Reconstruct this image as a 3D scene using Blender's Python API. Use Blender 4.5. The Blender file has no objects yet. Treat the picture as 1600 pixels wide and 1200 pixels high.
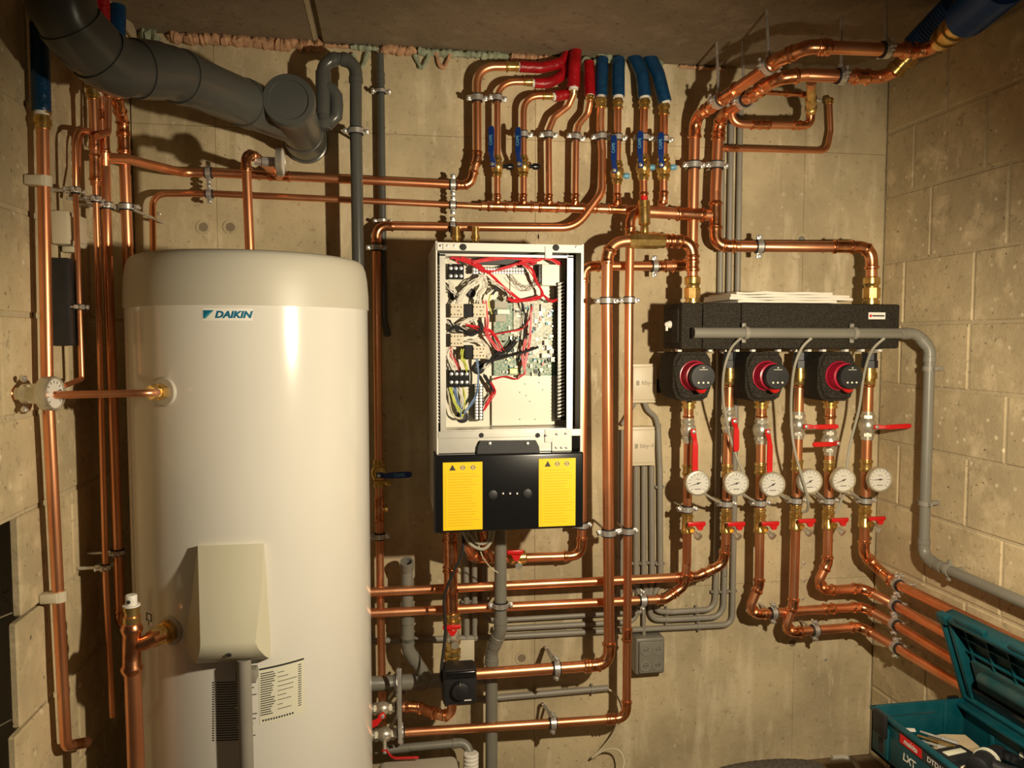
import bpy, bmesh, math, random
from mathutils import Vector, Matrix, Quaternion
random.seed(7)
V = Vector; Zq = Vector((0, 0, 1))
# ---------------------------------------------------------------- camera, world, light, exposure
scn = bpy.context.scene
COL = scn.collection
CAMP = V((0.0, -2.39, 1.40)); YAW = math.radians(9.3); PITCH = math.radians(3.37); F = 1200.0
cam_d = bpy.data.cameras.new('camera'); cam = bpy.data.objects.new('camera', cam_d); COL.objects.link(cam)
cam_d.lens = 27.0; cam_d.sensor_width = 36.0; cam_d.clip_start = 0.02
cam.location = CAMP; cam.rotation_euler = (math.pi/2-PITCH, 0, -YAW)
scn.camera = cam
w = bpy.data.worlds.new('world'); scn.world = w; w.use_nodes = True
w.node_tree.nodes['Background'].inputs[0].default_value = (1.0, .80, .55, 1)
w.node_tree.nodes['Background'].inputs[1].default_value = 0.035
LIGHT = V((.85, -1.70, 1.45))
ld = bpy.data.lights.new('work_light', 'SPOT'); ld.energy = 122; ld.color = (1, .85, .61)
ld.shadow_soft_size = .022; ld.spot_size = math.radians(136); ld.spot_blend = .55
lo = bpy.data.objects.new('work_light', ld); COL.objects.link(lo); lo.location = LIGHT
lo.rotation_euler = V((-.20, 1, -.54)).to_track_quat('-Z', 'Y').to_euler()
vs = scn.view_settings; vs.view_transform = 'Standard'; vs.look = 'None'; vs.gamma = 1; vs.use_curve_mapping = False
vs.exposure = 0.0

FWD = V((math.sin(YAW)*math.cos(PITCH), math.cos(YAW)*math.cos(PITCH), -math.sin(PITCH)))
RGT = V((math.cos(YAW), -math.sin(YAW), 0)); UP = RGT.cross(FWD)
def ray(px, py): return FWD + RGT*((px-800)/F) + UP*((600-py)/F)
def P(px, py, d=0.0):                       # point standing d metres off the back wall (y = 0)
    r = ray(px, py); s = (-d-CAMP.y)/r.y; return CAMP + r*s
def PX(px, py, x):
    r = ray(px, py); return CAMP + r*((x-CAMP.x)/r.x)
def PZ(px, py, z):
    r = ray(px, py); return CAMP + r*((z-CAMP.z)/r.z)
def depth(p): return (p-CAMP).dot(FWD)
def proj(p):
    q = p-CAMP; s = q.dot(FWD); return (800+F*q.dot(RGT)/s, 600-F*q.dot(UP)/s)
XR = P(1384, 262).x; XL = P(205, 200).x
ZC = (P(300, 57).z+P(700, 80).z+P(1300, 112).z)/3; ZF = P(1310, 1183).z
def PR(px, py, e): return PX(px, py, XR-e)
def PL(px, py, e): return PX(px, py, XL+e)

# ---------------------------------------------------------------- materials
MATS = {}
def mat(name, col, rough=.5, metal=0.0, noise=0.0, nscale=20, bump=0.0, bscale=60, col2=None, detail=4, spec=None, emis=0, stretch=None, alpha=None):
    if name in MATS: return MATS[name]
    m = bpy.data.materials.new(name); m.use_nodes = True; nt = m.node_tree; b = nt.nodes['Principled BSDF']
    b.inputs['Base Color'].default_value = (*col, 1); b.inputs['Roughness'].default_value = rough; b.inputs['Metallic'].default_value = metal
    if spec is not None: b.inputs['Specular IOR Level'].default_value = spec
    tc = nt.nodes.new('ShaderNodeTexCoord'); src = tc.outputs['Object']
    if stretch:
        mp = nt.nodes.new('ShaderNodeMapping'); mp.inputs['Scale'].default_value = stretch
        nt.links.new(src, mp.inputs[0]); src = mp.outputs[0]
    if noise or col2:
        n = nt.nodes.new('ShaderNodeTexNoise'); n.inputs['Scale'].default_value = nscale; n.inputs['Detail'].default_value = detail
        nt.links.new(src, n.inputs['Vector'])
        r = nt.nodes.new('ShaderNodeValToRGB'); r.color_ramp.elements[0].position = .35; r.color_ramp.elements[1].position = .65
        c2 = col2 if col2 else tuple(max(0, c*(1-noise)) for c in col)
        r.color_ramp.elements[0].color = (*c2, 1); r.color_ramp.elements[1].color = (*col, 1)
        nt.links.new(n.outputs[0], r.inputs[0]); nt.links.new(r.outputs[0], b.inputs['Base Color'])
    if bump:
        n2 = nt.nodes.new('ShaderNodeTexNoise'); n2.inputs['Scale'].default_value = bscale; n2.inputs['Detail'].default_value = 5
        nt.links.new(src, n2.inputs['Vector'])
        bp = nt.nodes.new('ShaderNodeBump'); bp.inputs['Strength'].default_value = bump; bp.inputs['Distance'].default_value = .004
        nt.links.new(n2.outputs[0], bp.inputs['Height']); nt.links.new(bp.outputs[0], b.inputs['Normal'])
    MATS[name] = m; return m
def concrete(name, c1, c2, c3, specks=0.0, streak=True, speckcol=(.62,.54,.38)):
    m = bpy.data.materials.new(name); m.use_nodes = True; nt = m.node_tree; b = nt.nodes['Principled BSDF']; L = nt.links
    b.inputs['Roughness'].default_value = .88; b.inputs['Specular IOR Level'].default_value = .25
    ge = nt.nodes.new('ShaderNodeNewGeometry'); pos = ge.outputs['Position']
    def noise(sc, det, stretch=None, rough=.6):
        s = pos
        if stretch:
            mp = nt.nodes.new('ShaderNodeMapping'); mp.inputs['Scale'].default_value = stretch; L.new(pos, mp.inputs[0]); s = mp.outputs[0]
        n = nt.nodes.new('ShaderNodeTexNoise'); n.inputs['Scale'].default_value = sc; n.inputs['Detail'].default_value = det; n.inputs['Roughness'].default_value = rough
        L.new(s, n.inputs['Vector']); return n.outputs[0]
    def ramp(src, p0, p1, a=(0,0,0,1), z=(1,1,1,1)):
        r = nt.nodes.new('ShaderNodeValToRGB'); r.color_ramp.elements[0].position = p0; r.color_ramp.elements[1].position = p1
        r.color_ramp.elements[0].color = a; r.color_ramp.elements[1].color = z; L.new(src, r.inputs[0]); return r.outputs[0]
    def mix(f, a, c):
        x = nt.nodes.new('ShaderNodeMix'); x.data_type = 'RGBA'
        if hasattr(f, 'links'): L.new(f, x.inputs[0])
        else: x.inputs[0].default_value = f
        for s, q in ((a, 6), (c, 7)):
            if hasattr(s, 'links'): L.new(s, x.inputs[q])
            else: x.inputs[q].default_value = (*s, 1)
        return x.outputs[2]
    base = mix(ramp(noise(2.6, 6), .38, .64), c2, c1)
    base = mix(ramp(noise(11, 5, (1, 1, .22) if streak else None), .52, .74), base, c3)
    base = mix(ramp(noise(34, 9, None, .75), .56, .70), base, tuple(c*.72 for c in c2))
    base = mix(ramp(noise(5.5, 8, (1.6, 1.6, .5), .7), .60, .72), base, c3)
    hole = ramp(noise(75, 2), .69, .72)
    base = mix(hole, base, tuple(c*.45 for c in c2))
    if specks:
        vo = nt.nodes.new('ShaderNodeTexVoronoi'); vo.inputs['Scale'].default_value = 26; L.new(pos, vo.inputs['Vector'])
        vo.inputs['Randomness'].default_value = 1
        ad = nt.nodes.new('ShaderNodeMath'); ad.operation = 'ADD'; L.new(vo.outputs['Distance'], ad.inputs[0]); mu = nt.nodes.new('ShaderNodeMath'); mu.operation = 'MULTIPLY'; L.new(noise(60, 3), mu.inputs[0]); mu.inputs[1].default_value = .22; L.new(mu.outputs[0], ad.inputs[1])
        sp = ramp(ad.outputs[0], .20, .30, (1,1,1,1), (0,0,0,1))
        gate = ramp(noise(3, 2), .42, .52)
        mm = nt.nodes.new('ShaderNodeMath'); mm.operation = 'MULTIPLY'; L.new(sp, mm.inputs[0]); L.new(gate, mm.inputs[1])
        m2 = nt.nodes.new('ShaderNodeMath'); m2.operation = 'MULTIPLY'; L.new(mm.outputs[0], m2.inputs[0]); m2.inputs[1].default_value = specks
        base = mix(m2.outputs[0], base, speckcol)
    L.new(base, b.inputs['Base Color'])
    bp = nt.nodes.new('ShaderNodeBump'); bp.inputs['Strength'].default_value = .55; bp.inputs['Distance'].default_value = .004
    L.new(noise(55, 8, None, .7), bp.inputs['Height']); L.new(bp.outputs[0], b.inputs['Normal'])
    MATS[name] = m; return m
M = {}
M['wall'] = concrete('formwork_concrete', (.60,.49,.30), (.385,.315,.195), (.74,.63,.43), .55)
M['block'] = concrete('concrete_block', (.60,.48,.285), (.41,.33,.20), (.70,.57,.36), 1.0, False, (.72,.61,.41))
M['mortar'] = concrete('mortar', (.53,.44,.285), (.43,.355,.225), (.58,.49,.32), 0, False)
M['ceil'] = concrete('ceiling_concrete', (.27,.21,.14), (.20,.155,.10), (.31,.25,.17), 0, False)
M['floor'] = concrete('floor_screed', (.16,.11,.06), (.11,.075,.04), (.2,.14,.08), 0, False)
M['copper'] = mat('copper', (.93,.44,.23), .36, .95, col2=(.76,.30,.14), nscale=9, stretch=(1,1,.5), bump=.06, bscale=30)
M['copperfit'] = mat('copper_fitting', (.94,.45,.23), .26, 1, col2=(.66,.25,.11), nscale=45, bump=.12, bscale=60)
M['copperold'] = mat('tarnished_copper', (.62,.29,.17), .5, .8, col2=(.42,.16,.09), nscale=60)
M['brass'] = mat('brass', (.84,.60,.24), .28, .92, col2=(.58,.36,.09), nscale=40)
M['steel'] = mat('zinc_steel', (.78,.76,.72), .34, .75, noise=.25, nscale=40)
M['nickel'] = mat('nickel_plated', (.78,.73,.60), .3, .75, noise=.2, nscale=30)
M['rubber'] = mat('black_rubber', (.012,.011,.011), .7)
M['pvc'] = mat('grey_pvc', (.21,.20,.165), .38, noise=.12, nscale=8)
M['pvcd'] = mat('dark_grey_pvc', (.088,.090,.080), .28, noise=.15, nscale=6)
M['conduit'] = mat('conduit_grey', (.26,.24,.20), .45, noise=.1, nscale=10)
M['white'] = mat('white_enamel', (.68,.655,.59), .17, noise=.03, nscale=3)
M['cap'] = mat('cream_plastic', (.50,.47,.385), .45, noise=.04, nscale=4)
M['cream'] = mat('cream_box_plastic', (.60,.53,.38), .5)
M['beige'] = mat('beige_plastic', (.66,.58,.42), .45)
M['cover'] = mat('cover_plastic', (.56,.53,.40), .5)
M['red'] = mat('red_sleeve', (.42,.004,.010), .32, noise=.3, nscale=40, bump=.8, bscale=70)
M['blue'] = mat('blue_sleeve', (.004,.048,.125), .32, noise=.3, nscale=40, bump=.8, bscale=70)
M['redh'] = mat('red_handle', (.62,.012,.012), .35)
M['blueh'] = mat('blue_handle', (.006,.03,.17), .35)
M['lblue'] = mat('light_blue_plastic', (.12,.33,.48), .4)
M['black'] = mat('black_plastic', (.008,.008,.009), .22)
M['blackm'] = mat('matt_black_plastic', (.018,.018,.019), .5, noise=.3, nscale=30)
M['epp'] = mat('foam_insulation_black', (.013,.011,.008), .8, spec=.2, col2=(.042,.035,.025), nscale=260, detail=2, bump=.7, bscale=230)
M['sheet'] = mat('galvanised_sheet', (.60,.58,.52), .38, .75, noise=.12, nscale=14)
M['whitem'] = mat('white_painted_sheet', (.78,.75,.68), .35, 0, noise=.03, nscale=8)
M['panel'] = mat('cream_back_panel', (.74,.70,.58), .4)
M['yellow'] = mat('yellow_sticker', (.90,.60,.004), .45)
M['orangeink'] = mat('amber_print', (.62,.33,.01), .6)
M['ink'] = mat('dark_ink', (.03,.03,.03), .6)
M['inkb'] = mat('blue_ink', (.0,.13,.24), .5)
M['inkt'] = mat('teal_ink', (.05,.30,.38), .5)
M['greyink'] = mat('grey_ink', (.33,.29,.22), .6)
M['paper'] = mat('paper', (.72,.66,.57), .8, noise=.06, nscale=30)
M['kraft'] = mat('kraft_paper', (.52,.40,.24), .85, noise=.12, nscale=20)
M['sticker'] = mat('label_sticker', (.68,.66,.52), .5)
M['pcb'] = mat('green_circuit_board', (.05,.19,.13), .5, col2=(.42,.44,.33), nscale=160, detail=3)
M['pcbw'] = mat('pale_circuit_board', (.66,.64,.52), .5, col2=(.34,.38,.29), nscale=120, detail=3)
M['teal'] = mat('teal_case_plastic', (.0,.056,.074), .42, col2=(.006,.070,.086), nscale=30, bump=.15, bscale=120)
M['tealdirt'] = mat('dusty_teal_plastic', (.030,.060,.056), .6, col2=(.0,.045,.052), nscale=22)
M['foamp'] = mat('peach_foam', (.60,.34,.19), .85, noise=.35, nscale=60, bump=.9, bscale=90)
M['foamg'] = mat('pale_green_foam', (.38,.42,.29), .85, noise=.35, nscale=50, bump=.9, bscale=90)
M['dial'] = mat('dial_white', (.80,.77,.70), .5)
M['wred'] = mat('red_wire', (.62,.02,.03), .4)
M['wwhite'] = mat('white_wire', (.72,.68,.58), .45)
M['wgrey'] = mat('grey_cable', (.36,.34,.27), .5)
M['wyel'] = mat('yellow_green_wire', (.55,.6,.08), .45)
M['wblu'] = mat('blue_wire', (.12,.22,.42), .45)
M['wcream'] = mat('cream_cable', (.60,.54,.38), .5)
M['magenta'] = mat('dark_red_plastic', (.42,.008,.035), .3)
M['fabric'] = mat('grey_bag_fabric', (.10,.085,.068), .8, noise=.4, nscale=90, bump=.6, bscale=140)
M['wood'] = mat('dark_wood', (.075,.042,.018), .7, noise=.4, nscale=8, stretch=(1,8,1))
gm = bpy.data.materials.new('thin_glass'); gm.use_nodes = True
_nt = gm.node_tree; _nt.nodes.clear(); _o = _nt.nodes.new('ShaderNodeOutputMaterial'); _t = _nt.nodes.new('ShaderNodeBsdfTransparent'); _g = _nt.nodes.new('ShaderNodeBsdfGlossy')
_g.inputs['Roughness'].default_value = .04; _x = _nt.nodes.new('ShaderNodeMixShader'); _x.inputs[0].default_value = .07
_nt.links.new(_t.outputs[0], _x.inputs[1]); _nt.links.new(_g.outputs[0], _x.inputs[2]); _nt.links.new(_x.outputs[0], _o.inputs[0]); M['glass'] = gm

# ---------------------------------------------------------------- object helpers
def worldloc(o):
    l = V((0,0,0))
    while o: l = l + o.location; o = o.parent
    return l
def obj(name, bm, m, parent=None, smooth=True, label=None, kind=None):
    me = bpy.data.meshes.new(name)
    if parent is not None: bmesh.ops.translate(bm, vec=-worldloc(parent), verts=bm.verts)
    bmesh.ops.recalc_face_normals(bm, faces=bm.faces)
    bm.to_mesh(me); bm.free()
    if smooth:
        for p in me.polygons: p.use_smooth = True
        me.set_sharp_from_angle(angle=math.radians(38))
    me.materials.append(M[m] if isinstance(m, str) else m)
    o = bpy.data.objects.new(name, me); COL.objects.link(o)
    if parent is not None: o.parent = parent
    if label: o['label'] = label
    if kind: o['kind'] = kind
    return o
def thing(name, label, cat, loc, group=None):
    o = bpy.data.objects.new(name, None); COL.objects.link(o); o.empty_display_size = .05
    o.location = loc; o['label'] = label; o['category'] = cat
    if group: o['group'] = group
    return o
def struct(name, bm, m, smooth=False):
    return obj(name, bm, m, None, smooth, None, 'structure')
def BM(): return bmesh.new()
def box(bm, a, b, bev=0, seg=2):
    a, b = V(a), V(b); c = (a+b)/2; s = V((abs(b.x-a.x), abs(b.y-a.y), abs(b.z-a.z)))
    r = bmesh.ops.create_cube(bm, size=1, matrix=Matrix.Translation(c) @ Matrix.Diagonal((*s, 1)))
    if bev:
        es = set(); [es.update(v.link_edges) for v in r['verts']]
        bmesh.ops.bevel(bm, geom=list(es), offset=min(bev, min(s)*.49), segments=seg, affect='EDGES', profile=.5)
def obox(bm, c, ax, ay, az, sx, sy, sz, bev=0):       # oriented box
    m = Matrix((ax.normalized(), ay.normalized(), az.normalized())).transposed().to_4x4()
    r = bmesh.ops.create_cube(bm, size=1, matrix=Matrix.Translation(c) @ m @ Matrix.Diagonal((sx, sy, sz, 1)))
    if bev:
        es = set(); [es.update(v.link_edges) for v in r['verts']]
        bmesh.ops.bevel(bm, geom=list(es), offset=bev, segments=2, affect='EDGES', profile=.5)
def frame(t, ref=None):
    t = t.normalized(); ref = ref or (V((0,0,1)) if abs(t.z) < .9 else V((0,1,0)))
    u = (ref-t*ref.dot(t))
    if u.length < 1e-4: ref = V((1,0,0)); u = ref-t*ref.dot(t)
    u.normalize(); return u, t.cross(u)
def sweep(bm, pts, rad, seg=14, cap=True, sq=1.0):
    n = len(pts)
    if not hasattr(rad, '__len__'): rad = [rad]*n
    tans = []
    for i in range(n):
        a = pts[max(0, i-1)]; b = pts[min(n-1, i+1)]; t = b-a
        tans.append(t.normalized() if t.length > 1e-9 else (tans[-1] if tans else V((0,0,1))))
    u, v = frame(tans[0]); rings = []
    for i in range(n):
        if i:
            q = tans[i-1].rotation_difference(tans[i]); u = q @ u; u = (u-tans[i]*u.dot(tans[i])).normalized()
        v = tans[i].cross(u)
        rings.append([bm.verts.new(pts[i]+(u*math.cos(2*math.pi*k/seg)+v*math.sin(2*math.pi*k/seg)*sq)*rad[i]) for k in range(seg)])
    for i in range(n-1):
        for k in range(seg):
            bm.faces.new((rings[i][k], rings[i][(k+1)%seg], rings[i+1][(k+1)%seg], rings[i+1][k]))
    if cap: bm.faces.new(rings[0][::-1]); bm.faces.new(rings[-1])
def lathe(bm, o, ax, prof, seg=20, ref=None):
    ax = ax.normalized(); u, v = frame(ax, ref); rings = []
    for t, r in prof:
        r = max(r, 1e-5)
        rings.append([bm.verts.new(o+ax*t+(u*math.cos(2*math.pi*k/seg)+v*math.sin(2*math.pi*k/seg))*r) for k in range(seg)])
    for i in range(len(rings)-1):
        for k in range(seg): bm.faces.new((rings[i][k], rings[i][(k+1)%seg], rings[i+1][(k+1)%seg], rings[i+1][k]))
    bm.faces.new(rings[0][::-1]); bm.faces.new(rings[-1])
def ringband(bm, c, ax, r0, r1, w, seg=28):           # closed band (annulus with width)
    ax = ax.normalized(); u, v = frame(ax); R = []
    for t, r in ((-w/2, r0), (-w/2, r1), (w/2, r1), (w/2, r0)):
        R.append([bm.verts.new(c+ax*t+(u*math.cos(2*math.pi*k/seg)+v*math.sin(2*math.pi*k/seg))*r) for k in range(seg)])
    for i in range(4):
        for k in range(seg): bm.faces.new((R[i][k], R[i][(k+1)%seg], R[(i+1)%4][(k+1)%seg], R[(i+1)%4][k]))
def prism(bm, poly, off):                              # poly: list of Vectors, off: extrusion vector
    a = [bm.verts.new(p) for p in poly]; b = [bm.verts.new(p+off) for p in poly]; n = len(a)
    bm.faces.new(a[::-1]); bm.faces.new(b)
    for i in range(n): bm.faces.new((a[i], a[(i+1)%n], b[(i+1)%n], b[i]))
def ribbon(bm, pts, wd, th, nrm):                      # flat bar following pts
    n = len(pts); R = []
    for i in range(n):
        t = (pts[min(n-1, i+1)]-pts[max(0, i-1)]).normalized(); s = t.cross(nrm).normalized(); m = s.cross(t).normalized()
        ww = wd[i] if hasattr(wd, '__len__') else wd
        R.append([bm.verts.new(pts[i]+s*a*ww/2+m*b*th/2) for a, b in ((-1,-1),(1,-1),(1,1),(-1,1))])
    for i in range(n-1):
        for k in range(4): bm.faces.new((R[i][k], R[i][(k+1)%4], R[i+1][(k+1)%4], R[i+1][k]))
    bm.faces.new(R[0][::-1]); bm.faces.new(R[-1])
def text_mesh(s, size, shear=0.0, bold=0.0):
    c = bpy.data.curves.new('txt', 'FONT'); c.body = s; c.size = size; c.shear = shear; c.offset = bold; c.align_x = 'CENTER'; c.align_y = 'CENTER'; c.resolution_u = 3
    o = bpy.data.objects.new('txt', c); me = bpy.data.meshes.new_from_object(o)
    bpy.data.objects.remove(o); bpy.data.curves.remove(c); return me
def text_on(name, s, size, c, xa, ya, m, parent, shear=0, bold=0, sx=1.0, wrap=None):
    me = text_mesh(s, size, shear, bold); bm = BM(); bm.from_mesh(me); bpy.data.meshes.remove(me)
    n = xa.cross(ya).normalized()
    for v in bm.verts:
        x, y = v.co.x*sx, v.co.y
        v.co = wrap(x, y) if wrap else c+xa*x+ya*y+n*.0006
    return obj(name, bm, m, parent, False)

# a pipe run: points (px, py, d[, kind]) or (Vector[, kind]); kind: 'e' press elbow, a number = smooth bend radius in px, 'k' tight bend
class Run:
    def __init__(s, pts, w, seg=14, r=None):
        s.P = []; s.K = []
        for p in pts:
            if isinstance(p, Vector): s.P.append(p); s.K.append('e')
            elif isinstance(p[0], Vector): s.P.append(p[0]); s.K.append(p[1])
            else: s.P.append(P(*p[:3])); s.K.append(p[3] if len(p) > 3 else 'e')
        m = s.P[len(s.P)//2]; s.r = r or w/2/F*depth(m); r = s.r; s.seg = seg
        out = [s.P[0]]; s.corner = []; acc = []
        n = len(s.P)
        for i in range(1, n-1):
            p = s.P[i]; a = (p-s.P[i-1]); b = (s.P[i+1]-p); la, lb = a.length, b.length; a.normalize(); b.normalize()
            ang = a.angle(b)
            R = 2.6*r if s.K[i] == 'e' else (1.6*r if s.K[i] == 'k' else s.K[i]/F*depth(p))
            t = min(R*math.tan(min(ang, 2.6)/2), la*.49, lb*.49)
            n_ = 10 if ang > .5 else 6
            i0 = len(out)
            for j in range(n_+1):
                q = j/n_; out.append((p-a*t)*(1-q)**2+p*(2*q*(1-q)*.92+ .0)+(p+b*t)*q**2 + ((p-a*t)+(p+b*t))*(.5*2*q*(1-q)*.08))
            s.corner.append((i0, len(out)-1, s.K[i]))
        out.append(s.P[-1]); s.pts = out
        s.cum = [0]
        for i in range(1, len(out)): s.cum.append(s.cum[-1]+(out[i]-out[i-1]).length)
    def at(s, L):
        L = max(0, min(L, s.cum[-1]))
        for i in range(1, len(s.cum)):
            if s.cum[i] >= L:
                k = (L-s.cum[i-1])/max(1e-9, s.cum[i]-s.cum[i-1]); return s.pts[i-1].lerp(s.pts[i], k), (s.pts[i]-s.pts[i-1]).normalized()
        return s.pts[-1], (s.pts[-1]-s.pts[-2]).normalized()
    def near(s, px, py):
        best = None
        N = 400
        for i in range(N+1):
            L = s.cum[-1]*i/N; p, t = s.at(L); q = proj(p); e = (q[0]-px)**2+(q[1]-py)**2
            if best is None or e < best[0]: best = (e, L)
        L = best[1]; p, t = s.at(L); return L, p, t
    def tube(s, bm, scale=1.0): sweep(bm, s.pts, s.r*scale, s.seg)
    def sub(s, a, b, style):
        r = s.r; D = 2*r
        if style == 'press': ends = [(0,1.10),(.06,1.12),(.14,1.30),(.26,1.32),(.34,1.14),(.5,1.11)]
        elif style == 'pvc': ends = [(0,1.04),(.02,1.16),(.5,1.16),(.55,1.07)]
        else: ends = [(0,1.08),(.1,1.10),(.3,1.10)]
        if (b-a) < 1.2*D: ends = [(q*(b-a)/(1.3*D), k) for q, k in ends]
        L = [(a+q*D, k) for q, k in ends]; mid0 = L[-1][0]; mid1 = b-ends[-1][0]*D
        n = 14; kk = ends[-1][1]
        for i in range(1, n): L.append((mid0+(mid1-mid0)*i/n, kk))
        L += [(b-q*D, k) for q, k in reversed(ends)]
        return [s.at(l)[0] for l, _ in L], [r*k for _, k in L]
def pipe(name, label, cat, pts, w, m='copper', fm=None, style='press', cpl=(), fit_len=1.0, tees=(), group=None, fits=True, seg=14, r=None, brass=()):
    R = Run(pts, w, seg, r); t = thing(name, label, cat, R.pts[0], group); R.root = t
    bm = BM(); R.tube(bm); obj('tube', bm, m, t)
    fm = fm or ('copperfit' if m == 'copper' else m); fn = 'elbow' 
    if fits:
        for (i0, i1, k) in R.corner:
            if k != 'e': continue
            a = R.cum[i0]-fit_len*2*R.r*.8; b = R.cum[i1]+fit_len*2*R.r*.8
            pts_, rr = R.sub(max(0, a), min(R.cum[-1], b), style); bm = BM(); sweep(bm, pts_, rr, seg+2); obj(fn, bm, fm, t)
    for c in cpl:
        L, p, tt = R.near(c[0], c[1]); ln = (c[2] if len(c) > 2 else 2.2)*R.r*2/2
        a, b = max(0, L-ln), min(R.cum[-1], L+ln)
        if b-a < .004: continue
        pts_, rr = R.sub(a, b, style); bm = BM(); sweep(bm, pts_, rr, seg+2); obj('coupling', bm, c[3] if len(c) > 3 else fm, t)
    for c in tees:        # (px,py, direction Vector, length factor) stub of a tee, joined to its own sleeve
        L, p, tt = R.near(c[0], c[1]); ln = 1.9*R.r; pts_, rr = R.sub(max(0, L-ln*1.3), min(R.cum[-1], L+ln*1.3), style)
        bm = BM(); sweep(bm, pts_, rr, seg+2); q = R.r*(c[4] if len(c) > 4 else .9); D = c[2].normalized(); l2 = c[3]*R.r
        lathe(bm, p, D, [(0, q*1.1), (l2*.7, q*1.1), (l2*.78, q*1.3), (l2*.9, q*1.3), (l2, q*1.1)], 16)
        obj('tee', bm, fm if len(c) < 6 else c[5], t)
    for c in brass:       # (px,py,half length in r, hex?) brass fitting on the run
        L, p, tt = R.near(c[0], c[1]); r = R.r; h = c[2]*r
        bm = BM(); lathe(bm, p-tt*h, tt, [(0, r*1.15), (0, r*1.45), (h*.35, r*1.45), (h*.4, r*1.2), (h*.9, r*1.2), (h*.95, r*1.5), (h*1.5, r*1.5), (h*1.55, r*1.25), (h*2, r*1.25)], 8 if (len(c) > 3 and c[3]) else 18)
        obj('brass_coupling', bm, 'brass', t)
    return R
WALLD = {'B': V((0,1,0)), 'R': V((1,0,0)), 'L': V((-1,0,0)), 'C': V((0,0,1))}
def clamp(R, px, py, label, wall='B', wd=10, gap=None, rod=True, group=None, backrest=None):
    L, p, t = R.near(px, py); r = R.r*1.04; n = WALLD[wall]; n = (n-t*n.dot(t)).normalized(); s = t.cross(n).normalized()
    k = F/depth(p); wdm = wd/k; T = thing('pipe_clamp', label, 'clamp', p, group)
    bm = BM(); ringband(bm, p, t, r*.98, r+.0032, wdm*1.25); obj('rubber_lining', bm, 'rubber', T)
    bm = BM(); ringband(bm, p, t, r+.0030, r+.0052, wdm*.85)
    for sg in (-1, 1):
        obox(bm, p+s*sg*(r+.011), s, t, n, .014, wdm*.8, .0065, .001)
    obj('steel_band', bm, 'steel', T)
    for sg in (-1, 1):
        bm = BM(); c = p+s*sg*(r+.0125)-n*.013
        lathe(bm, c, n, [(0, .0035), (.0008, .0052), (.004, .0056), (.0045, .0030), (.026, .0030), (.0262, .0048), (.030, .0048)], 10); obj('screw', bm, 'steel', T)
    if rod:
        if wall == 'B': dist = -p.y
        elif wall == 'R': dist = XR-p.x
        elif wall == 'L': dist = p.x-XL
        else: dist = ZC-p.z
        a = p+n*(r+.004); e = p+n*(dist/max(.2, n.dot(WALLD[wall])))
        if (e-a).dot(n) > .004:
            bm = BM(); lathe(bm, a, n, [(0, .0075), (.010, .0075), (.0101, .0042), ((e-a).length, .0042)], 10); obj('threaded_stud', bm, 'steel', T)
    return T
def cable(name, label, cat, pts, w, m, parent=None, part='cable', smooth=1, seg=8, r=None):
    q = [p if isinstance(p, Vector) else P(*p[:3]) for p in pts]
    out = []
    n = len(q)
    for i in range(n-1):
        p0 = q[max(0, i-1)]; p1 = q[i]; p2 = q[i+1]; p3 = q[min(n-1, i+2)]
        for j in range(6):
            t = j/6; out.append(.5*((2*p1)+(p2-p0)*t+(2*p0-5*p1+4*p2-p3)*t*t+(3*p1-p0-3*p2+p3)*t**3))
    out.append(q[-1]); rr = r or w/2/F*depth(q[0]); bm = BM(); sweep(bm, out, rr, seg)
    if parent is not None: return obj(part, bm, m, parent)
    o = obj(name, bm, m); o['label'] = label; o['category'] = cat; return o
def recenter(o):      # put a single-mesh thing's origin at its first vertex
    c = o.data.vertices[0].co.copy(); o.data.transform(Matrix.Translation(-c)); o.location = c
def single(name, bm, m, label, cat, smooth=True, group=None):
    o = obj(name, bm, m, None, smooth); o['label'] = label; o['category'] = cat
    if group: o['group'] = group
    recenter(o); return o

# ---------------------------------------------------------------- the room
NEAR = -1.6
# back wall: formwork panels with fine recessed joints, over a backing
bm = BM(); box(bm, (XL-.3, .010, ZF-.1), (XR+.3, .16, ZC+.1)); wb = struct('wall_back', bm, 'mortar')
xs = [XL, P(338, 300).x, P(836, 600).x, P(1250, 600).x, XR]; zs = [ZF, P(1100, 915).z, P(1050, 228).z, ZC]
for i in range(4):
    for j in range(3):
        bm = BM(); g = .0004
        box(bm, (xs[i]+g, random.uniform(0, .0006), zs[j]+g), (xs[i+1]-g, .012, zs[j+1]-g), .0008, 1)
        obj('formwork_panel', bm, 'wall', wb, False)
for (hx, hy) in ((318,355),(360,355),(815,1028),(1238,1005),(1252,375),(832,370),(850,370)):   # formwork tie holes
    c = P(hx, hy, 0); bm = BM(); ringband(bm, c+V((0,-.0008,0)), V((0,1,0)), .013, .021, .003, 20)
    obj('tie_ring', bm, 'mortar', wb)
    bm = BM(); lathe(bm, c+V((0,-.0014,0)), V((0,1,0)), [(0, .0125), (.002, .0125)], 20); obj('tie_plug', bm, 'ceil' if hx < 820 or hx == 1238 else ('mortar' if hx < 860 else 'pvc'), wb)
for (hx, hy) in ((1256,880),(1256,907),(1254,935),(249,334),(1290,1030),(630,1082)):
    c = P(hx, hy, 0); bm = BM(); lathe(bm, c+V((0,-.004,0)), V((0,1,0)), [(0, .003), (.001, .005), (.005, .006)], 10); obj('wall_plug', bm, 'steel' if hx != 630 else 'pvc', wb)
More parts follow.
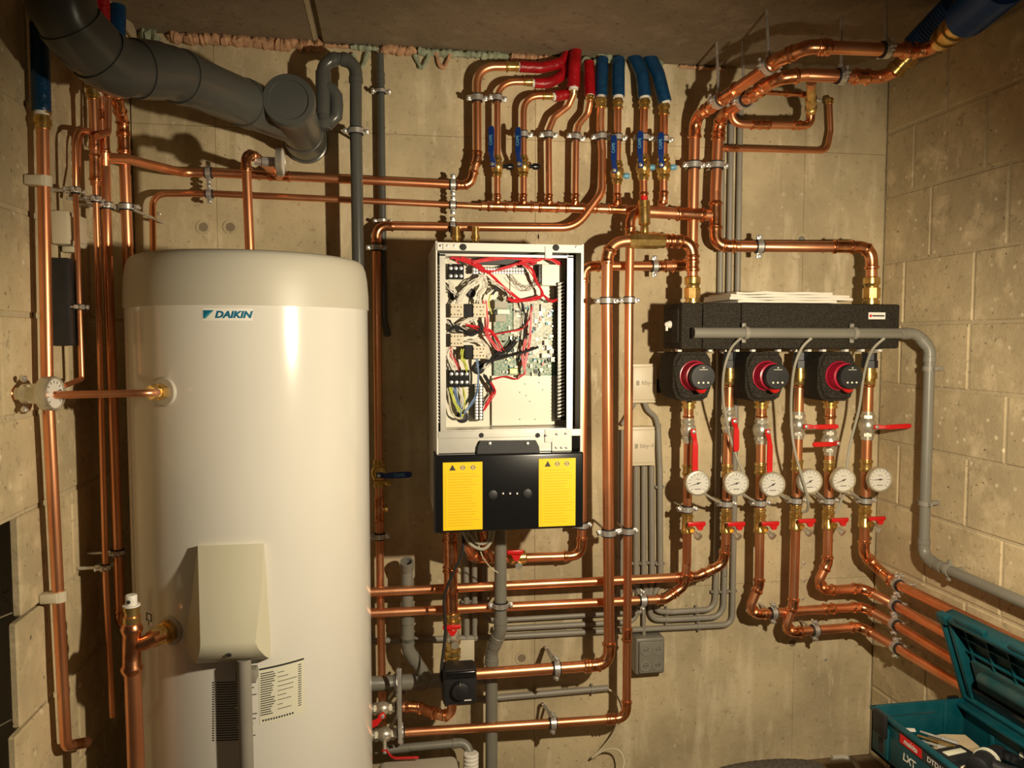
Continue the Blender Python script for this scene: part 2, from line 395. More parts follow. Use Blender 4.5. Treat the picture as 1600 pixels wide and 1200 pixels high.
# block walls (running in y)
def block_wall(name, X, sgn, y0, y1, zj, joints, endf=None):
    bm = BM(); a = X+sgn*.0045; box(bm, (min(a, a+sgn*.14), y0 if not endf else -.66, ZF-.05), (max(a, a+sgn*.14), y1+.01, ZC+.05)); W = struct(name, bm, 'mortar')
    if endf:
        bm = BM(); box(bm, (min(a, a+sgn*.14), y0, 1.05), (max(a, a+sgn*.14), -.655, ZC+.05)); obj('mortar_bed', bm, 'mortar', W, False)
    n = len(zj)-1
    for r in range(n):
        z0, z1 = zj[r], zj[r+1]; off = joints[r % len(joints)]; ys = []
        y = off
        while y > y0: ys.append(y); y -= .302
        ylo = y0 if not endf else endf(z0)
        ed = [y1]+[q for q in ys if q > ylo+.03]+[ylo]
        for k in range(len(ed)-1):
            g = .0035; t = random.uniform(0, .002); bm = BM()
            box(bm, (X+sgn*t, ed[k+1]+g, z0+g), (X+sgn*.02, ed[k]-(g if k else 0), z1-g), .004, 1)
            obj('block', bm, 'block', W, False)
zr = [PX(1385+0, y, XR-0).z for y in (1088, 985, 885, 785, 690, 600, 507, 411, 308, 210)]
zr = [ZF, zr[0]]+zr[1:]+[ZC]
zr = [z for i, z in enumerate(zr) if i == 0 or z > zr[i-1]+.02]
block_wall('wall_right', XR, 1, NEAR, 0, zr, [-.10, -.27, -.12, -.25, -.11, -.245, -.10, -.11, -.225, -.138, -.28, -.12][:len(zr)-1])
block_wall('wall_left', XL, -1, NEAR, 0, zr, [-.20, -.05], lambda z: (-.765 - .02*((int(z*50)) % 3)) if z < 1.0 else NEAR)
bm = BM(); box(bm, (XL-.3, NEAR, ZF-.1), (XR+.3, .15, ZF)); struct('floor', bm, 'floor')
bm = BM(); box(bm, (XL-.3, NEAR, ZC+.016), (XR+.3, .15, ZC+.12)); ce = struct('ceiling', bm, 'mortar')
xj = PZ(499, 60, ZC).x
for a, b in ((XL-.28, xj-.005), (xj+.005, XR+.28)):
    bm = BM(); box(bm, (a, NEAR, ZC), (b, .14, ZC+.02), .005, 1); obj('ceiling_slab', bm, 'ceil', ce, False)
bm = BM(); box(bm, (xj-.018, NEAR, ZC-.0015), (xj-.007, 0, ZC+.002)); obj('joint_strip', bm, 'mortar', ce, False)
# plaster strip along the left wall / ceiling joint
bm = BM(); sweep(bm, [V((XL+.012+.004*math.sin(i*1.7), -i*.06, ZC-.010+.003*math.sin(i*2.3))) for i in range(25)], [.012+.004*random.random() for _ in range(25)], 6); struct('trim_1', bm, 'mortar', True)
# dark line between right wall and ceiling
# ---------------------------------------------------------------- foam in the wall-ceiling joint
def foam(label, x0, x1, r, m, lump=.32, step=.0065, sag=0):
    a = P(x0, 80, .012); b = P(x1, 80, .012); n = max(5, int(abs(b.x-a.x)/step)); pts = []; rr = []
    for i in range(n+1):
        x = a.x+(b.x-a.x)*i/n
        pts.append(V((x, -.004-random.random()*.006, ZC-.008-random.uniform(0, r*.5)-sag*math.sin(math.pi*i/n))))
        rr.append(r*random.uniform(1-lump, 1+lump*.6)*(.5 if i in (0, n) else 1))
    bm = BM(); sweep(bm, pts, rr, 9)
    single('expanding_foam', bm, m, label, 'foam')
foam('thick peach foam bead along the ceiling joint above the large grey duct', 262, 505, .017, 'foamp')
foam('thin peach foam bead right of the ceiling slab joint', 507, 545, .007, 'foamp')
foam('pale green foam bead between ceiling and grey trap loop', 547, 592, .009, 'foamg')
foam('short peach foam lump above the thin grey wall pipe', 594, 650, .014, 'foamp')
foam('pale green foam bead left of the red pipe sleeves', 652, 795, .012, 'foamg')
foam('peach foam bead over the red pipe sleeves', 797, 888, .012, 'foamp')
foam('thin peach foam bead right of the blue sleeves', 1062, 1135, .006, 'foamp')
foam('pale foam lump in the left ceiling corner', 222, 246, .026, 'foamg')
for (x, label, m) in ((563, 'drooping green foam loop under the ceiling near the trap', 'foamg'), (659, 'hanging pale green foam loop right of the thin grey pipe', 'foamg'), (692, 'hanging peach foam curl under the ceiling joint', 'foamp')):
    bm = BM(); pts = [P(x-11+22*i/10, 84+22*math.sin(math.pi*i/10)+random.uniform(-2, 2), .012) for i in range(11)]
    sweep(bm, pts, [.006*random.uniform(.7, 1.3) for _ in pts], 8); single('expanding_foam', bm, m, label, 'foam')
bm = BM()
for i in range(26):
    x = random.uniform(905, 1062); y = random.uniform(84, 101)-(x > 1030)*6; c = P(x, y, random.uniform(.0, .035)); r = random.uniform(.010, .024)
    lathe(bm, c-V((0,0,r)), V((random.uniform(-.3,.3), random.uniform(-.3,.3), 1)), [(r-r*math.cos(a*math.pi/6), r*math.sin(a*math.pi/6)) for a in range(7)], 9)
single('expanding_foam', bm, 'foamg', 'big lumpy pale green foam mass around the blue sleeves', 'foam')

# ---------------------------------------------------------------- hot water tank
TC = None
def fit_tank():
    best = None
    for ix in range(60):
        for ir in range(40):
            cx = -.5+ix*.005; r = .22+ir*.003; cy = -.14-r
            c = V((cx, cy, 1.2)); d = V((cx, cy))-V((0, CAMP.y)); D = d.length; a = math.atan2(d.x, d.y); h = math.asin(r/D)
            l = math.tan(a-h-YAW)*F+800; q = math.tan(a+h-YAW)*F+800
            e = abs(l-197)+abs(q-577)
            if best is None or e < best[0]: best = (e, cx, cy, r)
    return best
_, TX, TY, TR = fit_tank()
TC = V((TX, TY, 0)); print('TANK', TX, TY, TR, 'ROOM', XL, XR, ZC, ZF)
def ray_tank(px, py, R=None):             # where a pixel ray meets the tank shell
    R = R or TR; r = ray(px, py); o = V((CAMP.x-TX, CAMP.y-TY)); dx = V((r.x, r.y)); A = dx.dot(dx); B = 2*o.dot(dx); C_ = o.dot(o)-R*R
    disc = B*B-4*A*C_
    s = (-B-math.sqrt(max(0, disc)))/(2*A); return CAMP+r*s
def tank_ang(px, py):
    p = ray_tank(px, py); return math.atan2(p.x-TX, -(p.y-TY)), p.z
zseam = ray_tank(382, 474).z; ztop = ray_tank(382, 386, TR*.93).z
tank = thing('hot_water_tank', 'tall white cylindrical hot water tank with cream top cap', 'water tank', V((TX, TY, ZF)))
bm = BM(); lathe(bm, V((TX, TY, ZF)), V((0,0,1)), [(0.03, TR*.97), (.035, TR), (zseam-ZF, TR), (zseam-ZF, TR*.9)], 96); obj('shell', bm, 'white', tank)
bm = BM(); lathe(bm, V((TX, TY, ZF)), V((0,0,1)), [(0, TR*.93), (.034, TR*.93)], 48); obj('foot', bm, 'blackm', tank)
h = ztop-zseam
bm = BM(); lathe(bm, V((TX, TY, zseam-.004)), V((0,0,1)), [(0, TR*.99), (0, TR*1.010), (h*.30, TR*1.008), (h*.60, TR*.999), (h*.80, TR*.985), (h*.91, TR*.967), (h*.97, TR*.945), (h*1.0, TR*.91), (h*1.012, TR*.8), (h*1.02, TR*.5), (h*1.02, .01)], 96); obj('top_cap', bm, 'cap', tank)
def wrap_fn(px, py, off=.0008):
    a0, z0 = tank_ang(px, py)
    def f(x, y):
        a = a0+x/TR; return V((TX+math.sin(a)*(TR+off), TY-math.cos(a)*(TR+off), z0+y))
    return f
def tank_patch(bm, px0, py0, px1, py1, off):
    a0, _z = tank_ang(px0, py0); a1, _z = tank_ang(px1, py1); zt = tank_ang(395, py0)[1]; zb = tank_ang(395, py1)[1]; n = 10; A = []; B = []
    for i in range(n+1):
        a = a0+(a1-a0)*i/n; x = TX+math.sin(a)*(TR+off); y = TY-math.cos(a)*(TR+off)
        A.append(bm.verts.new((x, y, zt))); B.append(bm.verts.new((x, y, zb)))
    for i in range(n): bm.faces.new((A[i], A[i+1], B[i+1], B[i]))
k = F/1.62
bm = BM(); tank_patch(bm, 316, 482, 395, 501, .0004); logo = obj('logo_sticker', bm, 'dial', tank)
text_on('lettering', 'DAIKIN', .0195, None, V((1,0,0)), V((0,0,1)), 'inkb', logo, .25, .0009, 1.12, wrap_fn(364, 492))
f = wrap_fn(325, 491, .0009); bm = BM()
def poly_w(bm, f, pts): bm.faces.new([bm.verts.new(f(*p)) for p in pts])
poly_w(bm, f, [(-.0095,.0085), (.0125,.0085), (.0005,.0025), (-.0095,-.0085)]); obj('logo_mark', bm, 'inkb', logo, False)
bm = BM(); poly_w(bm, f, [(.0005,.0025), (.0125,.0085), (-.0055,-.0095), (-.0095,-.0085)]); obj('logo_mark', bm, 'inkt', logo, False)
# jacket seam at the left
a, _ = tank_ang(205, 700); bm = BM(); c = V((TX+math.sin(a)*TR, TY-math.cos(a)*TR, 0)); box(bm, c+V((-.0016, -.0022, ZF+.04)), c+V((.0016, .0022, zseam-.005)), .0008); obj('jacket_seam', bm, 'white', tank)
def port(px, py, rpx):
    p = ray_tank(px, py); n = V((p.x-TX, p.y-TY, 0)).normalized(); r = rpx/F*depth(p)
    bm = BM(); lathe(bm, p-n*.006, n, [(0, r), (.008, r), (.0105, r*.93), (.0115, r*.4)], 40); obj('port_plate', bm, 'cap', tank); return p, n
p1, n1 = port(257, 612, 23); p2, n2 = port(266, 985, 23)
# printed notices
bm = BM()
for i in range(25):
    y0 = 1062+i*3.75; L = random.uniform(28, 66); tank_patch(bm, 338, y0, 338+L, y0+1.5, .0006)
    tank_patch(bm, 332, y0-.2, 335, y0+1.6, .0006)
obj('printed_notice', bm, 'ink', tank, False)
bm = BM(); tank_patch(bm, 404, 1044, 477, 1134, .0005)
for v in bm.verts: v.co.z += .014*((v.co.x-TX)/TR)-.002
lab = obj('rating_label', bm, 'sticker', tank)
bm = BM(); tank_patch(bm, 405, 1046, 475, 1049, .0009)
for i in range(19):
    y0 = 1054+i*3.6; x = 407
    tank_patch(bm, 407, y0, 407+random.uniform(16, 24), y0+1.5, .0009)
    if i % 2: tank_patch(bm, 434, y0, 434+random.uniform(8, 30), y0+1.0, .0009)
    tank_patch(bm, 466, y0, 471, y0+1.4, .0009)
for i in range(12): tank_patch(bm, 410+i*4.2, 1127, 412.6+i*4.2, 1130, .0009)
for v in bm.verts: v.co.z += .014*((v.co.x-TX)/TR)-.002
obj('print', bm, 'ink', lab, False)
bm = BM(); tank_patch(bm, 226, 965, 240, 988, .0005); st = obj('pictogram_sticker', bm, 'dial', tank)
bm = BM()
for (a, b, c, d) in ((229,968,231,980),(229,968,238,970),(236,968,238,980),(229,979,233,981),(235,979,238,981),(232.5,980,234,987)): tank_patch(bm, a, b, c, d, .0009)
obj('pictogram', bm, 'ink', st, False)
# sloping terminal cover, its lower lip and the conduit out of it
def tp(px, py, off):
    p = ray_tank(px, py, TR+off); return p
A = tp(309, 853, .004); B = tp(412, 849, .004)
pf = .075
cov = thing('terminal_cover', 'sloping cream terminal cover on the tank front', 'cover', tp(360, 1035, 0))
def mk_cover():
    bm = BM(); fr = []
    rows = [(853, 849, .012, 309, 412, 0), (930, 926, .040, 311, 408, 0), (1006, 1003, .075, 313, 399, 0), (1018, 1014, .074, 312, 404, 0), (1030, 1025, .060, 309, 414, 0), (1037, 1029, .030, 306, 421, 0)]
    back = [(853, 849, 309, 413), (930, 926, 299, 419), (1000, 1000, 287, 424), (1012, 1010, 290, 424), (1026, 1022, 296, 424), (1036, 1028, 304, 422)]
    Fv = []; Bv = []
    for (yl, yr, o, xl, xr, _) in rows:
        Fv.append([bm.verts.new(tp(xl+(xr-xl)*i/6, yl+(yr-yl)*i/6, o)) for i in range(7)])
    for (yl, yr, xl, xr) in back:
        Bv.append([bm.verts.new(tp(xl+(xr-xl)*i/6, yl+(yr-yl)*i/6, -.004)) for i in range(7)])
    for G in (Fv, Bv):
        for r in range(5):
            for i in range(6): bm.faces.new((G[r][i], G[r][i+1], G[r+1][i+1], G[r+1][i]))
    for r in range(5):
        for i in (0, 6): bm.faces.new((Fv[r][i], Fv[r+1][i], Bv[r+1][i], Bv[r][i]))
    for i in range(6):
        bm.faces.new((Fv[0][i], Fv[0][i+1], Bv[0][i+1], Bv[0][i])); bm.faces.new((Fv[5][i], Fv[5][i+1], Bv[5][i+1], Bv[5][i]))
    return bm
obj('cover_shell', mk_cover(), 'cover', cov)
q = tp(358, 1023, .068); bm = BM(); lathe(bm, q, V((0,-1,-.5)), [(0, .005), (.002, .005)], 12); obj('screw_hole', bm, 'ink', cov)
q = tp(381, 1030, .035); pipe('grey_conduit', 'grey plastic conduit running down the tank from its cover', 'conduit', [q, V((q.x+.004, q.y, ZF))], 21, 'conduit', fits=False, cpl=[])
R_ = Run([q, V((q.x, q.y, ZF))], 21)
bm = BM(); c = R_.near(384, 1058)[1]; box(bm, c+V((-.018,-.001,-.014)), c+V((.024,.03,.014)), .003); o = single('conduit_clip', bm, 'conduit', 'grey clip fixing the conduit to the tank front', 'clip')

# thermometer and copper pipe coming out of the upper port to the left
TDEP = -(p1+n1*.06).y
def on_y(px, py, y): return P(px, py, -y)
ypl = (p1+n1*.055).y-.05
R = pipe('copper_pipe', 'thin horizontal copper pipe from tank port to the left wall gauge', 'pipe', [(p1+n1*.02, 0), (on_y(244, 614, ypl), 22), (on_y(90, 617, ypl), 0), (on_y(50, 616, ypl), 0)], 12)
bm = BM(); lathe(bm, p1, n1, [(.004, .018), (.018, .018), (.019, .014), (.024, .014), (.025, .017), (.038, .016)], 6); obj('brass_nut', bm, 'brass', R.root)
gc = on_y(78, 615, ypl); gax = V((.985, -.17, .02)).normalized()
T = thing('pressure_gauge', 'round steel dial gauge at the far left beside the tall wall pipe', 'gauge', gc)
rg = 27/F*depth(gc)
bm = BM(); lathe(bm, gc, gax, [(-.012, rg*.9), (-.010, rg), (.010, rg), (.012, rg*.97), (.012, rg*.86), (.008, rg*.84)], 36); obj('case', bm, 'nickel', T)
bm = BM(); lathe(bm, gc, gax, [(.0083, rg*.84), (.009, rg*.84)], 36); obj('dial', bm, 'dial', T)
lft = V((-1, .03, .004)).normalized()
bm = BM(); lathe(bm, gc, lft, [(.010, rg*.5), (.014, rg*.62), (.050, rg*.55), (.052, rg*.4), (.060, rg*.4)], 24); obj('socket', bm, 'nickel', T)
for sg in (-1, 1):
    bm = BM(); lathe(bm, gc+lft*.045+V((0,-.004,sg*.024)), V((0,-.3,sg)), [(0,.004),(.006,.007),(.010,.007),(.012,.003)], 10); obj('screw', bm, 'steel', T)
bm = BM(); q = gc+lft*.060; lathe(bm, q, lft, [(0,.011),(.004,.014),(.012,.0135),(.034,.009),(.036,.006)], 20); obj('copper_end_cap', bm, 'copperfit', T)
u_, v_ = frame(gax, V((0,0,1)))
bm = BM()
for i in range(11):
    a = -2.3+4.6*i/10; d_ = u_*math.cos(a)+v_*math.sin(a); obox(bm, gc+gax*.0095+d_*rg*.68, d_, gax.cross(d_), gax, rg*.16, .0012, .0005)
obj('scale_marks', bm, 'ink', T, False)
bm = BM(); d_ = u_*.3-v_*.9; obox(bm, gc+gax*.010+d_*rg*.25, d_, gax.cross(d_), gax, rg*.8, .0016, .0008); obj('needle', bm, 'ink', T, False)
bm = BM(); lathe(bm, gc, gax, [(.0115, rg*.85), (.0119, rg*.85)], 30); obj('glass', bm, 'glass', T)

# lower port: brass, tee, air vent and big pipe down
e0 = p2+n2*.012; ydr = (p2+n2*.055).y
topp = on_y(207, 955, ydr); RD = pipe('copper_pipe', 'thick copper pipe rising in front of the tank\'s lower left to a white vent', 'pipe', [(on_y(206, 962, ydr), 0), (on_y(206, 1010, ydr), 0), (V((on_y(212, 1100, ydr).x, ydr, ZF)), 0)], 25)
bm = BM(); tj = on_y(207, 1008, ydr); sweep(bm, [on_y(206, 975, ydr), on_y(206, 981, ydr), on_y(206, 985, ydr), on_y(206, 990, ydr), on_y(206, 1038, ydr), on_y(206, 1042, ydr), on_y(206, 1046, ydr), on_y(206.5, 1052, ydr)], [RD.r*k for k in (1.05, 1.3, 1.3, 1.1, 1.1, 1.3, 1.3, 1.08)], 20)
sweep(bm, [tj, on_y(225, 1005, ydr), on_y(240, 998, ydr), (e0+on_y(246, 996, ydr))/2], [RD.r*.9, RD.r*.88, RD.r*.9, RD.r*.9], 18); obj('tee', bm, 'copperfit', RD.root)
bm = BM(); lathe(bm, e0-n2*.01, n2, [(0, .026), (.014, .026), (.016, .020), (.026, .020), (.027, .0225), (.038, .0225), (.05, .018)], 6); obj('brass_nut', bm, 'brass', RD.root)
bm = BM(); q = on_y(206, 966, ydr); lathe(bm, q, V((0,0,1)), [(-.008, RD.r*1.05), (.004, RD.r*1.05), (.0045, RD.r*.85), (.016, RD.r*.85), (.017, RD.r*1.0), (.026, RD.r*1.0)], 12)
obj('brass_reducer', bm, 'brass', RD.root)
q = q+V((0,0,.026)); bm = BM(); lathe(bm, q, V((0,0,1)), [(0, RD.r*1.02), (.003, RD.r*1.02), (.0035, .0105), (.008, .0115), (.022, .0115), (.024, .010)], 20); AV = single('air_vent', bm, 'dial', 'small white air vent cap on top of the lower left tank pipe', 'vent')
bm = BM(); lathe(bm, q+V((-.002,-.0105,.012)), V((0,-1,0)), [(0,.004),(.002,.004)], 10); obj('vent_hole', bm, 'ink', AV)

# ---------------------------------------------------------------- left wall and corner pipes
e = .03
R = pipe('copper_pipe', 'tall copper pipe on the left wall under a blue sleeve', 'pipe', [(PL(66, 168, e), 0), (PL(74, 600, e), 0), (PL(103, 1166, e), 20), (PL(135, 1160, e), 0)], 17, brass=[(66, 188, 1.6)])
LW = R
def sleeve(label, pts, w, m, bead=True, r=None):
    R = Run(pts, w, 18, r); n = int(R.cum[-1]/.009)+2; q = []; rr = []
    for i in range(n*2+1):
        L = R.cum[-1]*i/(n*2); q.append(R.at(L)[0]); rr.append(R.r*(1.0+(.035 if i % 2 else -.02)))
    t = thing('pipe_sleeve', label, 'sleeve', q[0]); bm = BM(); sweep(bm, q, rr, 18); obj('insulation', bm, m, t)
    if bead:
        p, tt = R.at(R.cum[-1]); bm = BM(); lathe(bm, p-tt*.004, tt, [(0, R.r*.82), (.010, R.r*.80), (.011, R.r*.6)], 16); obj('cut_foam_end', bm, 'dial', t)
    return R
sleeve('dark blue corrugated sleeve on the left wall pipe', [(PL(60, -30, e), 0), (PL(65, 175, e), 0)], 27, 'blue')
for (x, y, l) in ((67, 283, 'upper white plastic clip on the left wall pipe'), (90, 932, 'lower white plastic clip on the left wall pipe')):
    p = LW.near(x, y)[1]; bm = BM(); box(bm, V((XL, p.y-.019, p.z-.010)), p+V((.004, .014, .010)), .003); ringband(bm, p, V((0,0,1)), LW.r, LW.r+.004, .022)
    single('pipe_clip', bm, 'cream', l, 'clip')
A1 = pipe('copper_pipe', 'thin left corner copper pipe under a brass-topped stub', 'pipe', [(PL(149, 285, .06), 0), (PL(153, 420, .06), 0), (PL(165, 900, .06), 0), (PL(176, 1120, .06), 0)], 9)
A0 = pipe('copper_pipe', 'short thick copper stub in the left corner with brass top', 'pipe', [(PL(145, 138, .06), 0), (PL(147, 200, .06), 0), (PL(149, 290, .06), 0)], 14, cpl=[(148, 222, 1.6), (149, 262, 3.0)], brass=[(145, 146, 1.3)])
B1 = pipe('copper_pipe', 'second left corner copper pipe, thick, feeding the horizontal pipe', 'pipe', [(PL(162, 205, .07), 0), (PL(164, 260, .07), 0), (PL(168, 400, .07), 0), (PL(188, 972, .07), 'e'), (PL(215, 985, .09), 0)], 15, cpl=[(162, 222, 2.4)])
pipe('copper_pipe', 'short bent copper pipe hooking under the big grey duct', 'pipe', [(PL(169, 138, .08), 0), (PL(169, 207, .08), 9), (PL(152, 213, .08), 0)], 10, brass=[(168, 146, 1.2)])
pipe('copper_pipe', 'slim copper pipe emerging from a red hose in the left corner', 'pipe', [(PL(158, 150, .05), 0), (PL(160, 232, .05), 0)], 8, cpl=[(159, 180, 2), (160, 212, 2)])
D1 = pipe('copper_pipe', 'rightmost left corner copper riser beside the tank', 'pipe', [(PL(178, 128, .09), 'e'), (PL(185, 165, .085), 'e'), (PL(192, 190, .08), 'e'), (PL(194, 245, .08), 0), (PL(200, 400, .08), 0), (V((PL(200, 400, .08).x, PL(200, 400, .08).y, ZF)), 0)], 16, cpl=[(193, 222, 2.2), (191, 200, 1.6)])
S1 = pipe('copper_pipe', 'thin copper pipe hooking down the left wall beside the cream box', 'pipe', [(PL(146, 205, .06), 0), (PL(116, 201, .05), 60), (PL(118, 300, .05), 0), (PL(128, 592, .05), 5), (PL(100, 603, .05), 0)], 8)
pipe('copper_pipe', 'looping twin of the thin left wall copper pipe', 'pipe', [(PL(146, 207, .035), 0), (PL(124, 206, .035), 40), (PL(124, 262, .035), 6), (PL(119, 310, .04), 0)], 6)
clamp(S1, 118, 297, 'pipe clamp on the thin left wall pipe above the cream box', 'L', 9)
clamp(S1, 126, 480, 'pipe clamp on the thin left wall pipe below the cream box', 'L', 8)
clamp(A1, 151, 312, 'pipe clamp on the thin left corner pipe', 'L', 9)
clamp(B1, 165, 321, 'pipe clamp on the thick left corner pipe', 'L', 9)
clamp(D1, 197, 323, 'pipe clamp on the corner riser nearest the tank', 'B', 9)
clamp(A1, 163, 886, 'low pipe clamp in shade on the thin corner pipe', 'L', 8)
clamp(B1, 180, 862, 'low pipe clamp in shade on the thick corner pipe', 'L', 8)
sleeve('left red hose dropping behind the grey duct', [(PL(143, -30, .06), 0), (PL(150, 145, .06), 0)], 20, 'red')
sleeve('right red hose dropping behind the grey duct', [(PL(160, -30, .08), 0), (PL(163, 142, .07), 0)], 20, 'red')
sleeve('blue hose dropping behind the grey duct', [(PL(184, 10, .09), 0), (PL(183, 130, .09), 0)], 24, 'blue')
# cream junction box on the left wall
a = PL(78, 328, 0); b = PL(112, 390, 0); T = thing('junction_box', 'cream plastic junction box on the left wall behind the thin pipe', 'junction box', (a+b)/2)
bm = BM(); box(bm, (XL, min(a.y, b.y), b.z), (XL+.035, max(a.y, b.y), a.z), .004); obj('housing', bm, 'cream', T)
bm = BM(); box(bm, (XL, min(a.y, b.y)+.05, b.z-.012), (XL+.03, max(a.y, b.y)-.03, b.z+.001), .002); obj('cable_gland', bm, 'cream', T)
bm = BM(); box(bm, (XL+.033, min(a.y, b.y)+.01, b.z+.01), (XL+.038, max(a.y, b.y)-.01, a.z-.01), .002); obj('lid', bm, 'cream', T)
a = PL(88, 405, 0); bm = BM(); box(bm, (XL, a.y-.04, a.z-.19), (XL+.04, a.y+.03, a.z), .004); single('meter_box', bm, 'blackm', 'black box in the shade below the cream junction box', 'box')

# ---------------------------------------------------------------- big grey duct
duct = thing('ventilation_duct', 'large grey plastic duct curving from the ceiling to the wall', 'duct', P(98, -60, .84))
r = .0555
RD_ = Run([(P(93, -90, .86), 0), (P(94, 22, .84), 60), (P(172, 104, .74), 70), (P(262, 112, .62), 60), (P(455, 190, .20), 0)], 0, 32, r)
bm = BM(); RD_.tube(bm); obj('duct_tube', bm, 'pvcd', duct)
for (x, y, hl) in ((94, 3, .02), (122, 60, .030), (172, 100, .030), (230, 110, .030), (285, 122, .012), (388, 163, .020)):
    L, p, t = RD_.near(x, y); pts_, rr = [], []
    for i in range(15):
        q = -hl+2*hl*i/14; pts_.append(RD_.at(L+q)[0]); rr.append(r*(1.0 if i in (0, 14) else 1.06))
    bm = BM(); sweep(bm, pts_, [r*1.06]*len(pts_), 32); obj('socket_collar', bm, 'pvcd', duct)
wp = P(478, 222, 0); ax = V((0,-1,0))
bm = BM(); lathe(bm, wp, ax, [(0, r*1.16), (.012, r*1.16), (.014, r*1.08), (.11, r*1.06), (.112, r), (.34, r), (.342, r*1.06), (.385, r*1.06)], 40); obj('wall_stub', bm, 'pvcd', duct)
bm = BM(); lathe(bm, wp, ax, [(.38, r*1.14), (.405, r*1.16), (.412, r*1.10), (.412, r*.86), (.409, r*.84), (.409, .002)], 48); obj('cleanout_cap', bm, 'pvcd', duct)
# ---------------------------------------------------------------- grey trap and downpipe
TRP = pipe('grey_drain_pipe', 'grey plastic drain pipe with trap loop going down behind the tank', 'pipe', [(505, 190, .13, 0), (505, 103, .13, 'e'), (520, 92, .13, 'k'), (540, 92, .13, 'k'), (556, 105, .13, 'e'), (556, 200, .13, 0), (562, 560, .13, 0)], 19, 'pvcd', style='pvc')
bm = BM(); r_ = TRP.r
q = [P(505, 112, .13), P(505, 180, .13)]; sweep(bm, [q[0], q[1]], [r_*1.25, r_*1.25], 20)
sweep(bm, [P(505, 172, .13), P(509, 186, .13), P(517, 190, .13), P(525, 182, .13), P(526, 165, .13), P(525, 150, .13), P(518, 140, .13), P(508, 136, .13)], [r_*1.1]*8, 18); obj('trap_body', bm, 'pvcd', TRP.root)
bm = BM(); lathe(bm, P(506, 189, .13), V((0,0,-1)), [(0, r_*1.3), (.004, r_*1.38), (.022, r_*1.34), (.024, r_*1.2)], 14); obj('cleaning_plug', bm, 'pvcd', TRP.root)
clamp(TRP, 557, 205, 'pipe clamp on the grey drain pipe below its trap', 'B', 9)
G2 = pipe('grey_drain_pipe', 'thin grey plastic pipe down the wall left of the electronics cabinet', 'pipe', [(594, 84, .03, 0), (595, 118, .03, 0), (600, 500, .03, 6), (606, 524, .01, 0)], 11, 'pvcd', style='pvc', cpl=[(596, 122, 1.5)])
clamp(G2, 596, 143, 'dark pipe clamp high on the thin grey wall pipe', 'B', 6)
clamp(G2, 599, 345, 'pipe clamp on the thin grey wall pipe at the copper elbow', 'B', 6)

# ---------------------------------------------------------------- horizontal copper runs, upper left
C1 = pipe('copper_pipe', 'upper long horizontal copper pipe rising to the leftmost red sleeve', 'pipe',
 [(PL(163, 247, .07), 0), (PL(196, 248, .09), 30), (285, 270, .06, 40), (330, 270, .06, 0), (735, 290, .06, 'e'), (746, 245, .06, 0), (745, 104, .06, 30), (815, 104, .06, 0)], 13, cpl=[(720, 289, 1.5), (745, 248, 1.8), (800, 104, 1.6, 'brass')], tees=[(437, 276, V((-.1,-1,.25)), 2.2)])
C2 = pipe('copper_pipe', 'lower horizontal copper pipe turning down behind the tank', 'pipe', [(240, 430, .06, 0), (238, 303, .06, 22), (330, 303, .06, 0), (760, 323, .06, 0)], 9.5)
HD = pipe('manifold_pipe', 'copper header pipe with four small risers above the cabinet', 'pipe', [(752, 322, .06, 0), (935, 326, .06, 0), (1010, 329, .06, 0)], 13, tees=[(777, 323, V((0,0,1)), 2.4, .7), (817, 324, V((0,0,1)), 2.4, .7), (857, 325, V((0,0,1)), 2.4, .7), (898, 326, V((0,0,1)), 2.4, .7), (964, 328, V((0,0,1)), 2.4, .8), (1003, 329, V((0,0,1)), 2.4, .8)], cpl=[(925, 327, 1.2)])
TT = pipe('copper_pipe', 'copper pipe rising from the tank top and bending back to the wall', 'pipe', [(V((TX, TY, ztop-.02)), 0), (P(384, 243, -TY), 'e'), (P(398, 243, .36), 'k'), (437, 276, .07, 0)], 14, cpl=[(425, 268, 1.8)], fit_len=.8)
# thermometer at that elbow
q = P(398, 252, .37); T = thing('pressure_gauge', 'edge-on steel gauge at the elbow above the tank under the duct cap', 'gauge', q)
bm = BM(); lathe(bm, q, V((1,0,0)), [(0, .009), (.018, .009), (.019, .012), (.052, .012)], 16); obj('stem', bm, 'steel', T)
gx = V((1,-.03,0)).normalized(); qq = q+V((.052,0,0)); bm = BM(); lathe(bm, qq, gx, [(0, .012), (.002, .034), (.016, .035), (.018, .032), (.015, .030)], 30); obj('case', bm, 'nickel', T)
bm = BM(); lathe(bm, qq, gx, [(.0152, .030), (.016, .030)], 30); obj('dial', bm, 'dial', T)
bm = BM(); lathe(bm, qq, gx, [(.0170, .030), (.0174, .030)], 30); obj('glass', bm, 'glass', T)
H1 = pipe('copper_pipe', 'copper pipe running up beside the tank and right to the first blue sleeve', 'pipe',
 [(598, 1150, .06, 0), (594, 900, .06, 0), (588, 353, .06, 'e'), (720, 355, .06, 0), (900, 356, .07, 46), (941, 300, .07, 30), (941, 235, .06, 20), (938, 200, .06, 0), (939, 150, .06, 0)], 12.5, cpl=[(593, 795, 3.2)], brass=[(939, 160, 1.4)])
def riser(label, pts, w=10, **kw): return pipe('copper_pipe', label, 'pipe', pts, w, **kw)
V1 = riser('first copper riser from the header, bending to a red sleeve, with blue lever', [(777, 318, .06, 0), (777, 128, .06, 30), (838, 128, .06, 0)], cpl=[(777, 312, 1.8), (825, 128, 1.6, 'brass')])
V2 = riser('second copper riser from the header, bending to a red sleeve, with blue lever', [(818, 318, .06, 0), (818, 150, .06, 26), (868, 150, .06, 0)], cpl=[(818, 312, 1.8), (855, 150, 1.6, 'brass')])
